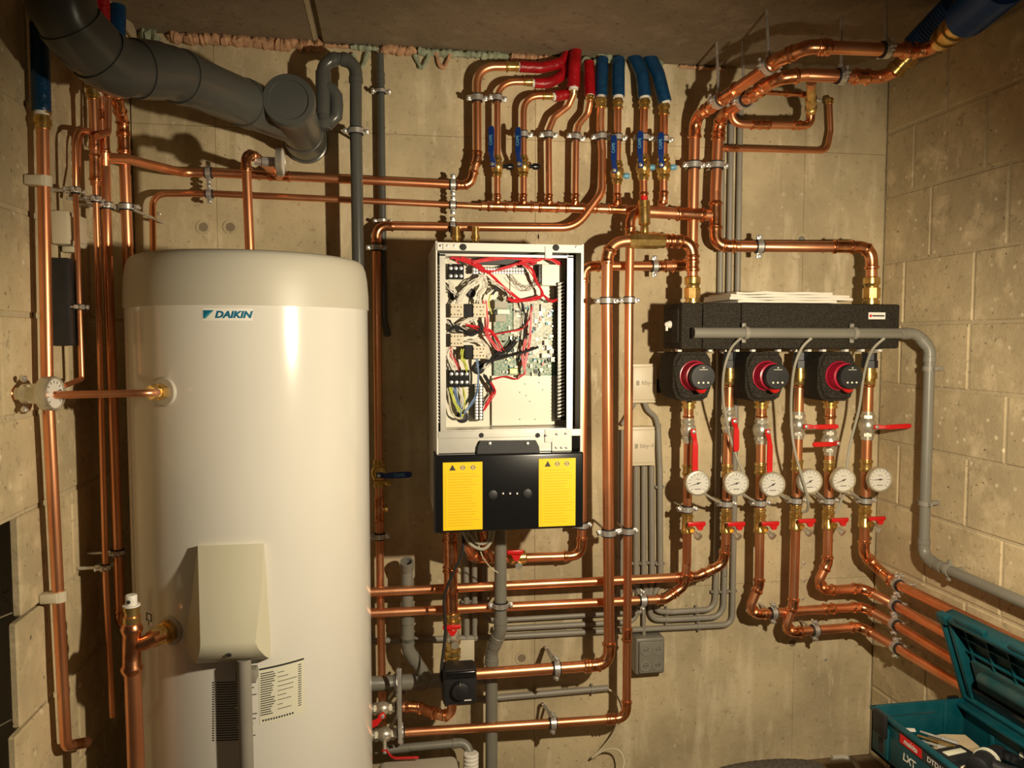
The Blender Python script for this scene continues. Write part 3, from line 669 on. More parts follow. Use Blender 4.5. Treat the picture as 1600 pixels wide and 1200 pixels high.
V3 = riser('third header riser, S-bent under the upright red sleeve', [(858, 318, .06, 0), (857, 205, .06, 14), (866, 183, .06, 12), (888, 166, .06, 12), (896, 148, .07, 14), (896, 132, .08, 0)], cpl=[(858, 312, 1.8)], brass=[(896, 142, 1.0)])
V4 = riser('fourth header riser, S-bent under the short red sleeve', [(899, 318, .06, 0), (900, 215, .06, 14), (904, 195, .06, 12), (918, 178, .06, 12), (922, 160, .07, 14), (922, 145, .07, 0)], cpl=[(899, 312, 1.8)], brass=[(922, 152, 1.0)])
V6 = riser('straight copper riser under the second blue sleeve', [(964, 320, .06, 0), (966, 150, .06, 0)], 11, cpl=[(964, 312, 1.8)], brass=[(966, 162, 1.4)])
V7 = riser('copper riser under the third blue sleeve, ending in a brass tube', [(1006, 330, .06, 0), (1005, 240, .06, 0), (1007, 150, .06, 0)], 12, cpl=[(1005, 310, 1.6)], brass=[(1007, 162, 1.4)])
V8 = riser('rightmost copper riser under the fourth blue sleeve', [(1030, 330, .03, 0), (1037, 312, .06, 'k'), (1037, 240, .06, 0), (1038, 158, .06, 0)], 12, cpl=[(1037, 308, 1.6)], brass=[(1038, 170, 1.6)])
clamp(C1, 745, 153, 'pipe clamp on the riser to the leftmost red sleeve', 'B', 10)
for R, x, y, l in ((V1, 777, 153, 'first header riser'), (V2, 818, 210, 'second header riser'), (V3, 858, 211, 'S-bent riser under the upright red sleeve'), (V4, 901, 214, 'S-bent riser under the short red sleeve'), (H1, 938, 212, 'riser under the first blue sleeve'), (V6, 965, 215, 'riser under the second blue sleeve'), (V7, 1005, 215, 'riser under the third blue sleeve'), (V8, 1038, 218, 'riser under the rightmost blue sleeve')):
    clamp(R, x, y, 'pipe clamp on the '+l, 'B', 9)
clamp(C1, 327, 270, 'pipe clamp on the upper horizontal pipe above the tank', 'B', 9); clamp(C2, 327, 303, 'pipe clamp on the lower horizontal pipe above the tank', 'B', 9)
clamp(C1, 708, 288, 'topmost of three stacked clamps above the cabinet\'s left corner', 'B', 9); clamp(C2, 708, 320, 'middle of three stacked clamps above the cabinet\'s left corner', 'B', 9); clamp(H1, 708, 355, 'lowest of three stacked clamps above the cabinet\'s left corner', 'B', 9)
clamp(H1, 589, 388, 'pipe clamp under the elbow right of the tank top', 'B', 9); clamp(H1, 593, 838, 'pipe clamp on the pipe beside the tank, below its blue lever', 'B', 9)
# sleeves
sleeve('leftmost red corrugated sleeve curving up to the ceiling', [(893, 72, .035, 0), (880, 98, .05, 30), (845, 106, .06, 30), (812, 104, .06, 0)], 17, 'red')
sleeve('middle curved red sleeve below the leftmost one', [(890, 88, .035, 0), (880, 118, .05, 30), (858, 130, .06, 20), (835, 130, .06, 0)], 16, 'red')
sleeve('lowest short red sleeve pointing left', [(897, 120, .035, 0), (893, 146, .05, 14), (866, 151, .06, 0)], 16, 'red')
sleeve('upright red sleeve reaching up into the ceiling joint', [(900, 70, .05, 0), (898, 100, .085, 20), (896, 137, .085, 0)], 19, 'red')
sleeve('short upright red sleeve next to the first blue sleeve', [(920, 98, .04, 0), (922, 150, .07, 0)], 17, 'red')
sleeve('first blue sleeve, right of the red ones', [(941, 92, .04, 0), (939, 151, .06, 0)], 19, 'blue')
sleeve('second blue sleeve, straight and upright', [(966, 92, .04, 0), (966, 151, .06, 0)], 20, 'blue')
sleeve('third blue sleeve, slightly bent to the left', [(990, 86, .035, 0), (1003, 115, .05, 20), (1007, 152, .06, 0)], 20, 'blue')
sleeve('fourth blue sleeve, the rightmost, leaning left', [(1012, 84, .035, 0), (1028, 115, .05, 30), (1039, 160, .06, 0)], 21, 'blue')

# ---------------------------------------------------------------- valves
def ball_valve(R, px, py, label, ld, length, body='brass', hm='redh', side=None, cat='valve', lift=.03, hw=.014, offset=None, scale=1.0, marks=None):
    L, p, t = R.near(px, py); r = R.r*scale; T = thing('ball_valve', label, cat, p)
    bm = BM(); lathe(bm, p-t*r*3.3, t, [(0, r*1.2), (0, r*1.35), (r*.9, r*1.35), (r*1.0, r*1.15), (r*1.6, r*1.25), (r*2.2, r*1.75), (r*3.3, r*2.0), (r*4.4, r*1.75), (r*5.0, r*1.25), (r*5.6, r*1.15), (r*5.7, r*1.35), (r*6.6, r*1.35), (r*6.6, r*1.2)], 18); obj('valve_body', bm, body, T)
    for sg in (-1, 1):
        bm = BM(); lathe(bm, p+t*sg*r*2.1-t*r*.45, t, [(0, r*1.4), (r*.1, r*1.62), (r*.8, r*1.62), (r*.9, r*1.4)], 6, V((0,1,0)) if abs(t.y) < .9 else None); obj('hex_nut', bm, body, T, False)
    sd = side or V((0,-1,0)); st = p+sd*(r*1.9+lift*.4); lz = V(ld).normalized()
    bm = BM(); lathe(bm, p, sd, [(0, r*.8), (r*1.9, r*.8), (r*2.0, r*.55), (r*1.9+lift*.55, r*.55)], 12); obj('stem', bm, body, T)
    s2 = p+sd*(r*1.9+lift*.5); ln = length/F*depth(p)
    pts = [s2-lz*.008, s2+lz*.006, s2+lz*ln*.2+sd*lift*.35, s2+lz*ln*.32+sd*lift*.45, s2+lz*ln*.9+sd*lift*.45, s2+lz*ln+sd*lift*.45]
    bm = BM(); ribbon(bm, pts, [hw*.9, hw, hw*.75, hw, hw*1.05, hw*.7], .0055, sd)
    bmesh.ops.bevel(bm, geom=bm.edges[:], offset=.0014, segments=1, affect='EDGES'); lv = obj('lever', bm, hm, T)
    bm = BM(); lathe(bm, s2+sd*.002, sd, [(0, .006), (.006, .006), (.007, .004)], 6); obj('nut', bm, 'steel', T)
    if marks:
        mid = s2+lz*ln*.62+sd*(lift*.45+.0032); ya = sd.cross(lz)
        text_on('lettering', marks, hw*.72, mid, lz, ya, 'lblue', lv, 0, .0003)
    return T, p, r
def side_plug(T, p, dirv, l, r, m, cap=None, knob=1.0):
    bm = BM(); lathe(bm, p, dirv, [(0, r*.6), (l*.55, r*.6), (l*.56, r*knob), (l*.9, r*knob), (l, r*.7)], 12); return obj('drain_plug', bm, m, T)
Zp = V((0,0,1))
lo_ = V((-.5, -.85, 0)).normalized()
T, p, r = ball_valve(V1, 777, 260, 'brass ball valve with upright blue lever on the first header riser', Zp, 56, 'brass', 'blueh', side=lo_, hw=.018, marks='CAPE'); side_plug(T, p, V((1,-.1,0)), .05, .010, 'black')
T, p, r = ball_valve(V2, 818, 260, 'brass ball valve with upright blue lever on the second header riser', Zp, 54, 'brass', 'blueh', side=lo_, hw=.018, marks='CAPE'); side_plug(T, p, V((1,-.1,0)), .05, .010, 'black')
T, p, r = ball_valve(V6, 966, 270, 'brass ball valve with blue lever below the second blue sleeve', Zp, 52, 'brass', 'blueh', side=lo_, hw=.018, marks='CAPE'); side_plug(T, p+V((0,0,-.01)), V((1,-.3,0)), .038, .009, 'lblue')
T, p, r = ball_valve(V7, 1006, 262, 'brass ball valve with blue lever below the third blue sleeve', Zp, 50, 'brass', 'blueh', side=lo_, hw=.018, marks='CAPE'); side_plug(T, p, V((1,-.3,0)), .036, .009, 'lblue')
T, p, r = ball_valve(V8, 1038, 262, 'brass ball valve with blue lever below the rightmost blue sleeve', Zp, 48, 'brass', 'blueh', side=lo_, hw=.018, marks='CAPE'); side_plug(T, p, V((1,-.3,0)), .040, .009, 'lblue')
T, p, r = ball_valve(H1, 590, 738, 'brass ball valve with dark blue lever pointing right beside the tank', V((1,0,.03)), 50, 'brass', 'blueh', hw=.018, marks='CAPE'); side_plug(T, p+V((0,0,-.03)), V((1,-.1,0)), .036, .009, 'brass')
bm = BM(); lathe(bm, H1.near(593, 797)[1], V((1,-.1,0)), [(0, .009), (.016, .009), (.017, .011), (.026, .011)], 14); obj('test_port', bm, 'brass', H1.root)

# ---------------------------------------------------------------- large copper pipes, right
KP = pipe('copper_pipe', 'thick copper pipe arching from the black manifold down to the bottom mixing valve', 'pipe', [(1082, 440, .17, 0), (1082, 377, .17, 'e'), (1010, 376, .17, 0), (949, 377, .17, 34), (948, 470, .17, 0), (952, 1038, .17, 'e'), (870, 1044, .17, 0), (742, 1053, .17, 0)], 17.5, cpl=[(1052, 376, 1.6), (1083, 412, 1.6), (948, 400, 1.5), (925, 1040, 1.6)])
bm = BM(); _, q, t = KP.near(1010, 376); lathe(bm, q-t*.055, t, [(0, .0175), (0, .022), (.018, .022), (.020, .0245), (.090, .0245), (.092, .022), (.11, .022), (.11, .0175)], 8); obj('flow_limiter_body', bm, 'brass', KP.root, False)
def union(R, x, y, label, dirv=Zp):
    _, q, t = R.near(x, y); r = R.r; T = thing('pipe_union', label, 'pipe fitting', q)
    bm = BM(); lathe(bm, q-Zp*.075, Zp, [(0, r*1.45), (.010, r*1.5), (.011, r*1.25), (.018, r*1.25)], 18); obj('lower_ring', bm, 'brass', T)
    bm = BM(); lathe(bm, q-Zp*.057, Zp, [(0, r*1.25), (.001, r*1.55), (.032, r*1.55), (.034, r*1.3)], 8); obj('union_nut', bm, 'brass', T, False)
    bm = BM(); lathe(bm, q-Zp*.023, Zp, [(0, r*1.2), (.008, r*1.25), (.012, r*1.45), (.030, r*1.45), (.034, r*1.15)], 20); obj('collar', bm, 'brass', T)
union(KP, 1082, 437, 'brass union under the arched copper pipe at the manifold\'s left')
MP = pipe('copper_pipe', 'slimmer long vertical copper pipe turning left at the very bottom', 'pipe', [(1012, 330, .10, 0), (985, 334, .12, 'e'), (983, 470, .12, 0), (979, 1122, .12, 'e'), (860, 1130, .12, 0), (640, 1144, .12, 0), (585, 1149, .12, 0)], 13.5, cpl=[(980, 992, 1.6), (984, 365, 1.4), (955, 1124, 1.2)])
HB = pipe('copper_pipe', 'thick horizontal copper pipe joining the header to the second riser', 'pipe', [(1008, 331, .08, 0), (1118, 337, .08, 0)], 18, cpl=[(1078, 335, 2.6)])
bm = BM(); q = P(1007, 338, .16); T = thing('balancing_valve', 'upright brass tube valve above the horizontal brass limiter', 'valve', q)
lathe(bm, P(1007, 352, .15), P(1006, 318, .15)-P(1007, 352, .15), [(0, .014), (.004, .018), (.05, .0165), (.052, .0185), (.072, .0185), (.074, .012)], 16); obj('valve_body', bm, 'brass', T)
bm = BM(); lathe(bm, P(1007, 352, .16), -Zp, [(0, .011), (.010, .013), (.022, .012), (.026, .008), (.032, .008)], 10); obj('brass_tip', bm, 'brass', T)
bm = BM(); lathe(bm, P(1006, 322, .14), Zp, [(0, .013), (.012, .0135), (.016, .010), (.03, .010)], 14); obj('red_ring', bm, 'redh', T)
NP = pipe('copper_pipe', 'thick copper riser turning at the ceiling towards the far upper blue hose', 'pipe', [(1036, 416, .07, 0), (1081, 415, .07, 'e'), (1086, 184, .08, 'e'), (1218, 92, .48, 'e'), (1262, 73, .55, 'e'), (1290, 74, .56, 0), (1448, 80, .56, 'e'), (1476, 60, .64, 0)], 20, r=.0165, cpl=[(1115, 165, 1.4), (1082, 335, 1), (1140, 148, 2.4), (1288, 74, 1), (1420, 78, 1.4)])
QP = pipe('copper_pipe', 'copper pipe from the thick riser going down behind the cabinet\'s right edge', 'pipe', [(1040, 416, .07, 0), (913, 416, .07, 'e'), (911, 445, .07, 0), (909, 868, .07, 'e'), (860, 870, .07, 0), (802, 872, .07, 0), (742, 873, .08, 'e'), (728, 850, .2, 0)], 15, r=.0143, cpl=[(1045, 416, 2.0)])
OP = pipe('copper_pipe', 'thick copper riser feeding the manifold\'s right end', 'pipe', [(1362, 440, .17, 0), (1362, 386, .17, 'e'), (1155, 385, .11, 0), (1118, 384, .09, 'e'), (1118, 300, .08, 0), (1124, 185, .08, 'e'), (1213, 122, .40, 'e'), (1262, 117, .42, 0), (1378, 121, .42, 'k'), (1400, 110, .47, 0)], 18.5, r=.0172, cpl=[(1118, 337, 2.6), (1330, 384, 3.4), (1140, 385, 1.2), (1122, 200, 1.4), (1180, 144, 1.6), (1345, 120, 1.4)])
union(OP, 1362, 437, 'brass union on the manifold\'s right end')
clamp(KP, 948, 470, 'left of two side-by-side clamps right of the cabinet', 'B', 9); clamp(MP, 983, 470, 'right of two side-by-side clamps right of the cabinet', 'B', 9)
clamp(KP, 951, 833, 'low clamp on the thick vertical pipe right of the cabinet', 'B', 10); clamp(MP, 980, 828, 'low clamp on the slimmer vertical pipe right of the cabinet', 'B', 10)
clamp(QP, 1022, 416, 'pipe clamp on the horizontal pipe under the brass limiter', 'B', 9); clamp(QP, 909, 820, 'pipe clamp under the cabinet\'s lower right corner', 'B', 9)
clamp(NP, 1083, 258, 'pipe clamp on the left thick riser', 'B', 10); clamp(OP, 1120, 258, 'pipe clamp on the right thick riser', 'B', 10)
clamp(OP, 1187, 385, 'pipe clamp on the horizontal pipe above the manifold', 'B', 10)
clamp(NP, 1203, 104, 'hanging clamp at the upper bend of the thick ceiling pipe', 'C', 12); clamp(NP, 1125, 159, 'hanging clamp at the lower end of the upper ceiling diagonal', 'C', 12)
clamp(OP, 1162, 158, 'hanging clamp on the lower ceiling diagonal', 'C', 11)
clamp(NP, 1385, 78, 'hanging clamp on the upper ceiling pipe near the right wall', 'C', 12); clamp(OP, 1315, 120, 'hanging clamp on the lower ceiling pipe', 'C', 12)
clamp(KP, 870, 1044, 'clamp on the thick bottom copper pipe, with angled strut', 'B', 10); clamp(MP, 863, 1130, 'clamp on the lowest copper pipe, with angled strut', 'B', 10)
for (x, y, d, l) in ((853, 1012, .17, 'upper'), (848, 1100, .12, 'lower')):
    bm = BM(); a = P(x, y, .03); b = P(x+16, y+22, d+.01); sweep(bm, [a, b], .0048, 8); sweep(bm, [P(x, y, 0), a, a+(b-a)*.1], .0055, 8); single('angled_strut', bm, 'steel', 'slanting steel strut above the %s bottom pipe clamp' % l, 'strut')
# bypass loop
BY = pipe('copper_pipe', 'small looped copper bypass below the ceiling pipes', 'pipe', [(1143, 150, .16, 0), (1143, 194, .16, 20), (1180, 195, .16, 0), (1266, 196, .16, 'e'), (1267, 172, .17, 0), (1268, 128, .35, 0)], 12, cpl=[(1182, 195, 1.6), (1194, 195, 1.6), (1143, 166, 1.4), (1245, 196, 1.2)])
T = thing('bypass_valve', 'upright brass valve on the looped copper bypass', 'valve', P(1267, 152, .22))
a = P(1267, 172, .20); b = P(1268, 128, .34); bm = BM(); L_ = (b-a).length
lathe(bm, a, b-a, [(0, .012), (.001, .018), (.02, .018), (.022, .014), (.045, .017), (.075, .017), (.078, .014), (L_, .014)], 14); obj('valve_body', bm, 'brass', T)
bm = BM(); lathe(bm, P(1262, 148, .24), V((-1,0,0)), [(0, .008), (.022, .010), (.024, .007), (.055, .007), (.056, .010), (.07, .010), (.071, .007), (.14, .007)], 14); obj('side_branch', bm, 'copperfit', T)
bm = BM(); lathe(bm, P(1272, 155, .22), V((1,-.2,-.3)), [(0, .006), (.015, .006), (.02, .004)], 10); obj('test_port', bm, 'steel', T)
SP = pipe('copper_pipe', 'thin copper pipe running right from the riser and turning up open-ended', 'pipe', [(1122, 232, .08, 0), (1292, 236, .05, 14), (1298, 205, .05, 12), (1296, 155, .05, 0)], 8.5, cpl=[(1143, 233, 2.4)], brass=[(1296, 158, 1.0)])
# unions and blue hoses at the upper right
M['hose'] = mat('vivid_blue_hose', (.006,.075,.30), .4, noise=.2, nscale=20)
def hose(label, pts, w, rr=None): return sleeve(label, pts, w, 'hose', False, rr)
a = P(1472, 62, .63); b = P(1516, 22, .77); T = thing('pipe_union', 'yellow-brass union between ceiling pipe and blue hose at upper right', 'pipe fitting', a)
ax_ = (b-a); L_ = ax_.length; bm = BM(); lathe(bm, a, ax_, [(0, .022), (.0, .029), (L_*.16, .030), (L_*.17, .026), (L_*.35, .026), (L_*.36, .033), (L_*.5, .033), (L_*.52, .029), (L_*.68, .029), (L_*.7, .034), (L_, .034)], 20); obj('union_body', bm, 'brass', T)
hose('big dark blue hose at the very upper right of the ceiling', [(P(1512, 26, .76), 0), (P(1575, -30, .98), 0)], 80, .046)
a = P(1396, 113, .455); b = P(1434, 72, .50); T = thing('pipe_union', 'dark brass union of the lower ceiling pipe near the right wall', 'pipe fitting', a)
ax_ = (b-a); L_ = ax_.length; bm = BM(); lathe(bm, a, ax_, [(0, .018), (.0, .025), (L_*.2, .025), (L_*.22, .022), (L_*.4, .022), (L_*.42, .029), (L_*.7, .029), (L_*.72, .025), (L_, .025)], 20); obj('union_body', bm, 'brass', T)
hose('dark blue hose shaded behind the upper right ceiling pipe', [(P(1430, 74, .49), 0), (P(1490, 12, .60), 0)], 60, .036)

# ---------------------------------------------------------------- cabinet of the heat pump indoor unit
DF = .38
def fx(px, d=DF): return P(px, 600, d).x
def fz(py, px=800, d=DF): return P(px, py, d).z
x0, x1 = fx(682), fx(911); z0, z1 = P(800, 830, DF).z, P(795, 379, DF).z
U = thing('heat_pump_unit', 'open wall-hung white heat pump cabinet with exposed wiring', 'heating unit', V(((x0+x1)/2, -.19, z0)))
yb = -.015; t = .004
def ub(name, a, b, m, par=None, bev=0.0, sm=False, label=None):
    bm = BM(); box(bm, a, b, bev, 2); return obj(name, bm, m, par or U, sm, label)
zbk = fz(710)
ub('side_panel', (x0, -DF, z0+.02), (x0+t, yb, z1), 'whitem'); ub('side_panel', (x1-t, -DF, z0+.02), (x1, yb, z1), 'whitem')
ub('back_panel', (x0, yb-t, z0+.02), (x1, yb, z1), 'whitem'); ub('top_panel', (x0, -DF+.02, z1-.014-t), (x1, yb, z1-.014), 'whitem'); ub('bottom_panel', (x0, -DF+.02, z0+.02), (x1, yb, z0+.02+t), 'whitem')
# upper front rail with dark holes, screws
zr0 = P(795, 393, DF).z
ub('top_rail', (x0, -DF, zr0), (x1, -DF+.003, z1-.003), 'whitem')
ub('bracket', (fx(693), -DF-.003, fz(392)), (fx(714), -DF, fz(383)), 'whitem', None, .001); ub('bracket', (fx(851), -DF-.003, fz(403)), (fx(862), -DF, fz(384)), 'whitem', None, .001)
for (px, py, r_, m) in ((724, 386, .0085, 'rubber'), (869, 387, .0085, 'rubber'), (689, 384, .003, 'sheet'), (699, 384, .003, 'sheet'), (710, 384, .003, 'sheet'), (901, 386, .003, 'sheet')):
    bm = BM(); c = P(px, py, DF+.003); lathe(bm, c+V((0,.002,0)), V((0,-1,0)), [(0, r_), (.0025, r_), (.003, r_*.5)], 16); obj('grommet' if m == 'rubber' else 'screw', bm, m, U)
# edge flanges of cabinet
ub('side_flange', (x0, -DF-.0005, z0+.1), (x0+.0022, -DF+.004, z1-.002), 'whitem'); ub('side_flange', (x1-.007, -DF-.0005, z0+.1), (x1, -DF+.004, z1-.002), 'whitem')
# control box (inner tray)
bx0, bx1 = fx(688), fx(894, DF); bz0, bz1 = fz(672), fz(399); BD = .300
ub('tray_back', (bx0, -BD+.002, bz0), (bx1, -BD+.004, bz1), 'panel')
ub('tray_wall', (bx0, -DF+.006, bz0), (bx0+.002, -BD, bz1), 'sheet'); ub('tray_wall', (bx1-.002, -DF+.006, bz0), (bx1, -BD, bz1), 'sheet')
ub('tray_wall', (bx0, -DF+.006, bz1-.002), (bx1, -BD, bz1), 'sheet'); ub('tray_wall', (bx0, -DF+.006, bz0), (bx1, -BD, bz0+.002), 'sheet')
ub('tray_flange', (fx(688), -DF+.002, bz0), (fx(697), -DF+.006, bz1), 'sheet'); ub('tray_flange', (fx(886), -DF+.002, bz0), (fx(895), -DF+.006, bz1), 'sheet')
ub('tray_flange', (fx(688), -DF+.002, bz1-.004), (fx(895), -DF+.006, bz1+.002), 'sheet')
ub('tray_flange', (fx(688), -DF+.002, fz(677)), (fx(895), -DF+.006, bz0), 'sheet')
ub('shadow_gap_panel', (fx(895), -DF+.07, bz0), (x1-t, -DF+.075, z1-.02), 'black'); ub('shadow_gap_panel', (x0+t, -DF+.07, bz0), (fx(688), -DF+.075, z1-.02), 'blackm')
# lower mounting plate, black tab
ub('mounting_plate', (x0+.004, -DF-.001, fz(706)), (fx(878), -DF+.002, fz(677)), 'sheet', None, .0008)
ub('mounting_plate', (fx(684), -DF-.002, fz(683)), (fx(908), -DF+.001, fz(672)), 'sheet', None, .0008)
ub('bracket', (fx(862), -DF-.006, fz(706)), (fx(893), -DF-.002, fz(685)), 'whitem', None, .001); ub('bracket', (fx(851), -DF-.005, fz(692)), (fx(893), -DF-.002, fz(672)), 'whitem', None, .001)
for (px, py) in ((853, 680), (870, 678), (884, 677), (869, 699), (877, 699), (885, 699)):
    bm = BM(); lathe(bm, P(px, py, DF+.005), V((0,-1,0)), [(0, .0035), (.003, .0035), (.004, .002)], 8); obj('screw', bm, 'steel', U)
for px in (752, 840):
    bm = BM(); lathe(bm, P(px, 680, DF+.001), V((0,-1,0)), [(0, .0065), (.0025, .0065)], 14); obj('grommet', bm, 'rubber', U)
bm = BM(); prism(bm, [P(744, 715, DF+.001), P(746, 697, DF+.001), P(750, 688, DF+.001), P(836, 687, DF+.001), P(841, 697, DF+.001), P(843, 713, DF+.001)], V((0,-.012,0))); tab = obj('cover_tab', bm, 'blackm', U, False)
for px in (765, 824):
    bm = BM(); lathe(bm, P(px, 693, DF+.013), V((0,-1,0)), [(0, .0055), (.0015, .0055), (.004, .0045), (.005, .002)], 12); obj('screw', bm, 'steel', tab)
# black front cover with yellow warning labels
cx0, cx1 = fx(677, .41), fx(913, .41); cz0, cz1 = P(800, 829, .41).z, P(795, 709, .41).z
bm = BM(); box(bm, (cx0, -.41, cz0), (cx1, -DF+.0-.003, cz1), .006, 3); cover = obj('control_cover', bm, 'black', U)
ub('cover_body', (cx0+.006, -DF-.002, cz0+.004), (cx1-.006, -.30, cz1-.004), 'blackm')
def ylab(ax, ay, bx, by):
    a = P(ax, ay, .411); b = P(bx, by, .411)
    bm = BM(); box(bm, (a.x, -.4108, b.z), (b.x, -.4098, a.z)); l = obj('warning_label', bm, 'yellow', U, False)
    W = b.x-a.x; H = a.z-b.z; bm = BM()
    for i in range(20):
        z = a.z-H*(.17+.04*i); ln = random.uniform(.6, .84)*W
        box(bm, (a.x+W*.13, -.4112, z-.0005), (a.x+W*.1+ln, -.4107, z+.0005))
    obj('print', bm, 'orangeink', l, False); bm = BM()
    for i in range(28):
        z = a.z-H*(.17+.029*i); box(bm, (a.x+W*.045, -.4112, z-.0009), (a.x+W*.075, -.4107, z+.0008))
    obj('print', bm, 'orangeink', l, False)
    bm = BM(); c = V((a.x+W*.24, -.4108, a.z-H*.08)); s = .0085
    prism(bm, [c+V((-s,0,-s*.8)), c+V((s,0,-s*.8)), c+V((0,0,s))], V((0,-.0005,0))); tri = obj('warning_sign', bm, 'ink', l, False)
    for i in (1, 2):
        bm = BM(); ringband(bm, c+V((W*.26*i, 0, 0)), V((0,1,0)), .0035, .0065, .0008, 14); box(bm, c+V((W*.26*i-.006, -.0004, -.001)), c+V((W*.26*i+.006, 0, .001))); obj('warning_sign', bm, 'greyink', l, False)
    bm = BM(); box(bm, c+V((-.0011,-.0009,-.003)), c+V((.0011,-.0004,.004))); obj('exclamation_mark', bm, 'yellow', l, False) if False else bm.free()
ylab(692, 723, 754, 827); ylab(842, 717, 899, 821)
for px, py, m in ((770, 773, 'blackm'), (824, 771, 'blackm')):
    bm = BM(); lathe(bm, P(px, py, .41), V((0,-1,0)), [(0, .0125), (.003, .012), (.004, .009)], 24); obj('round_button', bm, m, U)
for px in (786, 797, 808):
    bm = BM(); lathe(bm, P(px, 771, .41), V((0,-1,0)), [(0, .0028), (.003, .0022)], 10); obj('indicator', bm, 'dial', U)
# ---- inside the tray
def ip(px, py, d=BD): return P(px, py, d)
def ibox(name, ax, ay, bx, by, h, m, base=BD, par=None, bev=.0008):
    a = P(ax, ay, base+h/2); b = P(bx, by, base+h/2)
    return ub(name, (a.x, -base-h, b.z), (b.x, -base, a.z), m, par, bev)
def terminal(ax, ay, bx, by, nx, ny):
    o = ibox('terminal_block', ax, ay, bx, by, .028, 'black'); bm = BM()
    for i in range(nx):
        for j in range(ny):
            c = P(ax+(bx-ax)*(i+.5)/nx, ay+(by-ay)*(j+.5)/ny, BD+.028); lathe(bm, c, V((0,-1,0)), [(0, .0052), (.002, .005), (.003, .002)], 10)
    obj('terminal_screws', bm, 'steel', o)
terminal(700, 413, 724, 437, 3, 2); terminal(701, 578, 733, 604, 4, 2); terminal(741, 600, 754, 656, 2, 12); terminal(738, 418, 818, 428, 18, 2)
ibox('terminal_block', 746, 402, 838, 415, .02, 'blackm')
def contactor(ax, ay, bx, by, dk):
    o = ibox('contactor', ax, ay, bx, by, .045, 'beige'); bm = BM()
    for i in range(4):
        for j in (0, 1):
            c = P(ax+(bx-ax)*(i+.5)/4, ay+(by-ay)*(.22+.56*j), BD+.0455); box(bm, c+V((-.0013, -.0006, -.0018)), c+V((.0013, .0005, .0018)))
    c = P(bx-6, (ay+by)/2, BD+.0455); box(bm, c+V((-.004,-.0006,-.001)), c+V((.003,.0005,.001))); obj('terminal_slots', bm, 'ink', o, False)
    if dk: ibox('relay', *dk, .040, 'black')
contactor(703, 475, 723, 496, (724, 476, 738, 496)); contactor(738, 475, 758, 496, None); contactor(703, 521, 723, 541, None); contactor(738, 541, 758, 560, (725, 539, 738, 560))
for (px, py, r_) in ((708, 462, .012), (736, 458, .013), (748, 575, .017), (723, 651, .017)):
    bm = BM(); lathe(bm, ip(px, py), V((0,-1,0)), [(0, r_), (.004, r_), (.005, r_*.75), (.003, r_*.6)], 24); obj('cable_grommet', bm, 'blackm', U)
pb = ibox('circuit_board', 771, 468, 868, 587, .006, 'pcb', BD+.004); pw = ibox('circuit_board', 802, 470, 868, 560, .004, 'pcbw', BD+.010)
ibox('transformer_label', 797, 425, 838, 466, .003, 'panel', BD)
ibox('power_supply', 845, 414, 875, 447, .035, 'panel'); ibox('connector', 840, 414, 853, 442, .03, 'black'); 
bm = BM()
for i in range(4):
    c = P(849, 421+i*6, BD+.036); box(bm, c+V((-.004,-.001,-.0025)), c+V((.002,.001,.0025)))
obj('connector_pins', bm, 'dial', U, False)
ibox('transformer', 772, 470, 792, 482, .025, 'wgrey'); ibox('transformer', 773, 492, 790, 503, .03, 'wgrey'); ibox('transformer', 776, 484, 795, 491, .028, 'dial'); ibox('relay', 770, 486, 776, 492, .03, 'black')
for i in range(175):
    px = random.uniform(782, 864); py = random.uniform(478, 582); 
    if px < 800 and py < 505: continue
    s = random.choice([2, 2.5, 3, 4, 5]); q = random.choice([2, 3, 4, 6])
    ibox('component', px, py, px+s, py+q, random.uniform(.003, .010), random.choice(['black', 'dial', 'blackm', 'dial', 'sheet', 'inkt', 'brass', 'pcb', 'redh' if i % 7 == 0 else 'panel']), BD+.010, pw if px > 802 else pb, 0)
for py in (471, 471, 471):
    pass
for px in (818, 832, 846): ibox('chip', px-1.5, 475, px+1.5, 487, .010, 'black', BD+.012, pw, 0)
for (a, b) in ((850, 532), (858, 545), (846, 552), (860, 558), (853, 540)): ibox('capacitor', a, b, a+6, b+7, .016, 'black' if a % 2 else 'dial', BD+.012, pw, 0)
ibox('tray_plate', 768, 587, 867, 663, .010, 'panel', BD); ibox('connector', 796, 576, 808, 584, .012, 'brass', BD+.01)
for (px, py) in ((820, 600), (842, 598), (812, 613), (822, 618), (848, 609), (828, 627), (836, 655), (812, 655)):
    bm = BM(); lathe(bm, P(px, py, BD+.011), V((0,-1,0)), [(0, .0014), (.0006, .0014)], 8); obj('hole', bm, 'ink', U)
# slotted wire ducts both sides (comb teeth)
for (xa, xb, ys, ye, st, m) in ((684, 687.5, 412, 665, 5.2, 'dial'), (871, 882, 442, 655, 5.6, 'dial')):
    ibox('wire_duct', xa-.8 if xa < 800 else xa-2, ys, xb+.5, ye, .044 if xa > 800 else .068, 'black')
    bm = BM(); y = ys+2
    while y < ye-3:
        d_ = BD+(.046 if xa > 800 else .070); a = P(xa+.6, y, d_); b = P(xb-.4, y-(3.0 if xa > 800 else -2), d_); sweep(bm, [a, b], .0023 if xa > 800 else .0015, 6); y += st
    obj('duct_teeth', bm, m, U)
def wires(n, pts, m, spread=2.5, r=.0016, dspread=.006):
    for _ in range(n):
        o_ = [(random.uniform(-spread, spread), random.uniform(-spread, spread), random.uniform(0, dspread)) for _ in pts]
        q = [(p[0]+o[0], p[1]+o[1], BD+p[2]+o[2]) for p, o in zip(pts, o_)]
        cable('', '', '', q, 0, m, U, 'wire', seg=5, r=r)
W_ = lambda s, v=.02: [(x, y, v) for x, y in s]
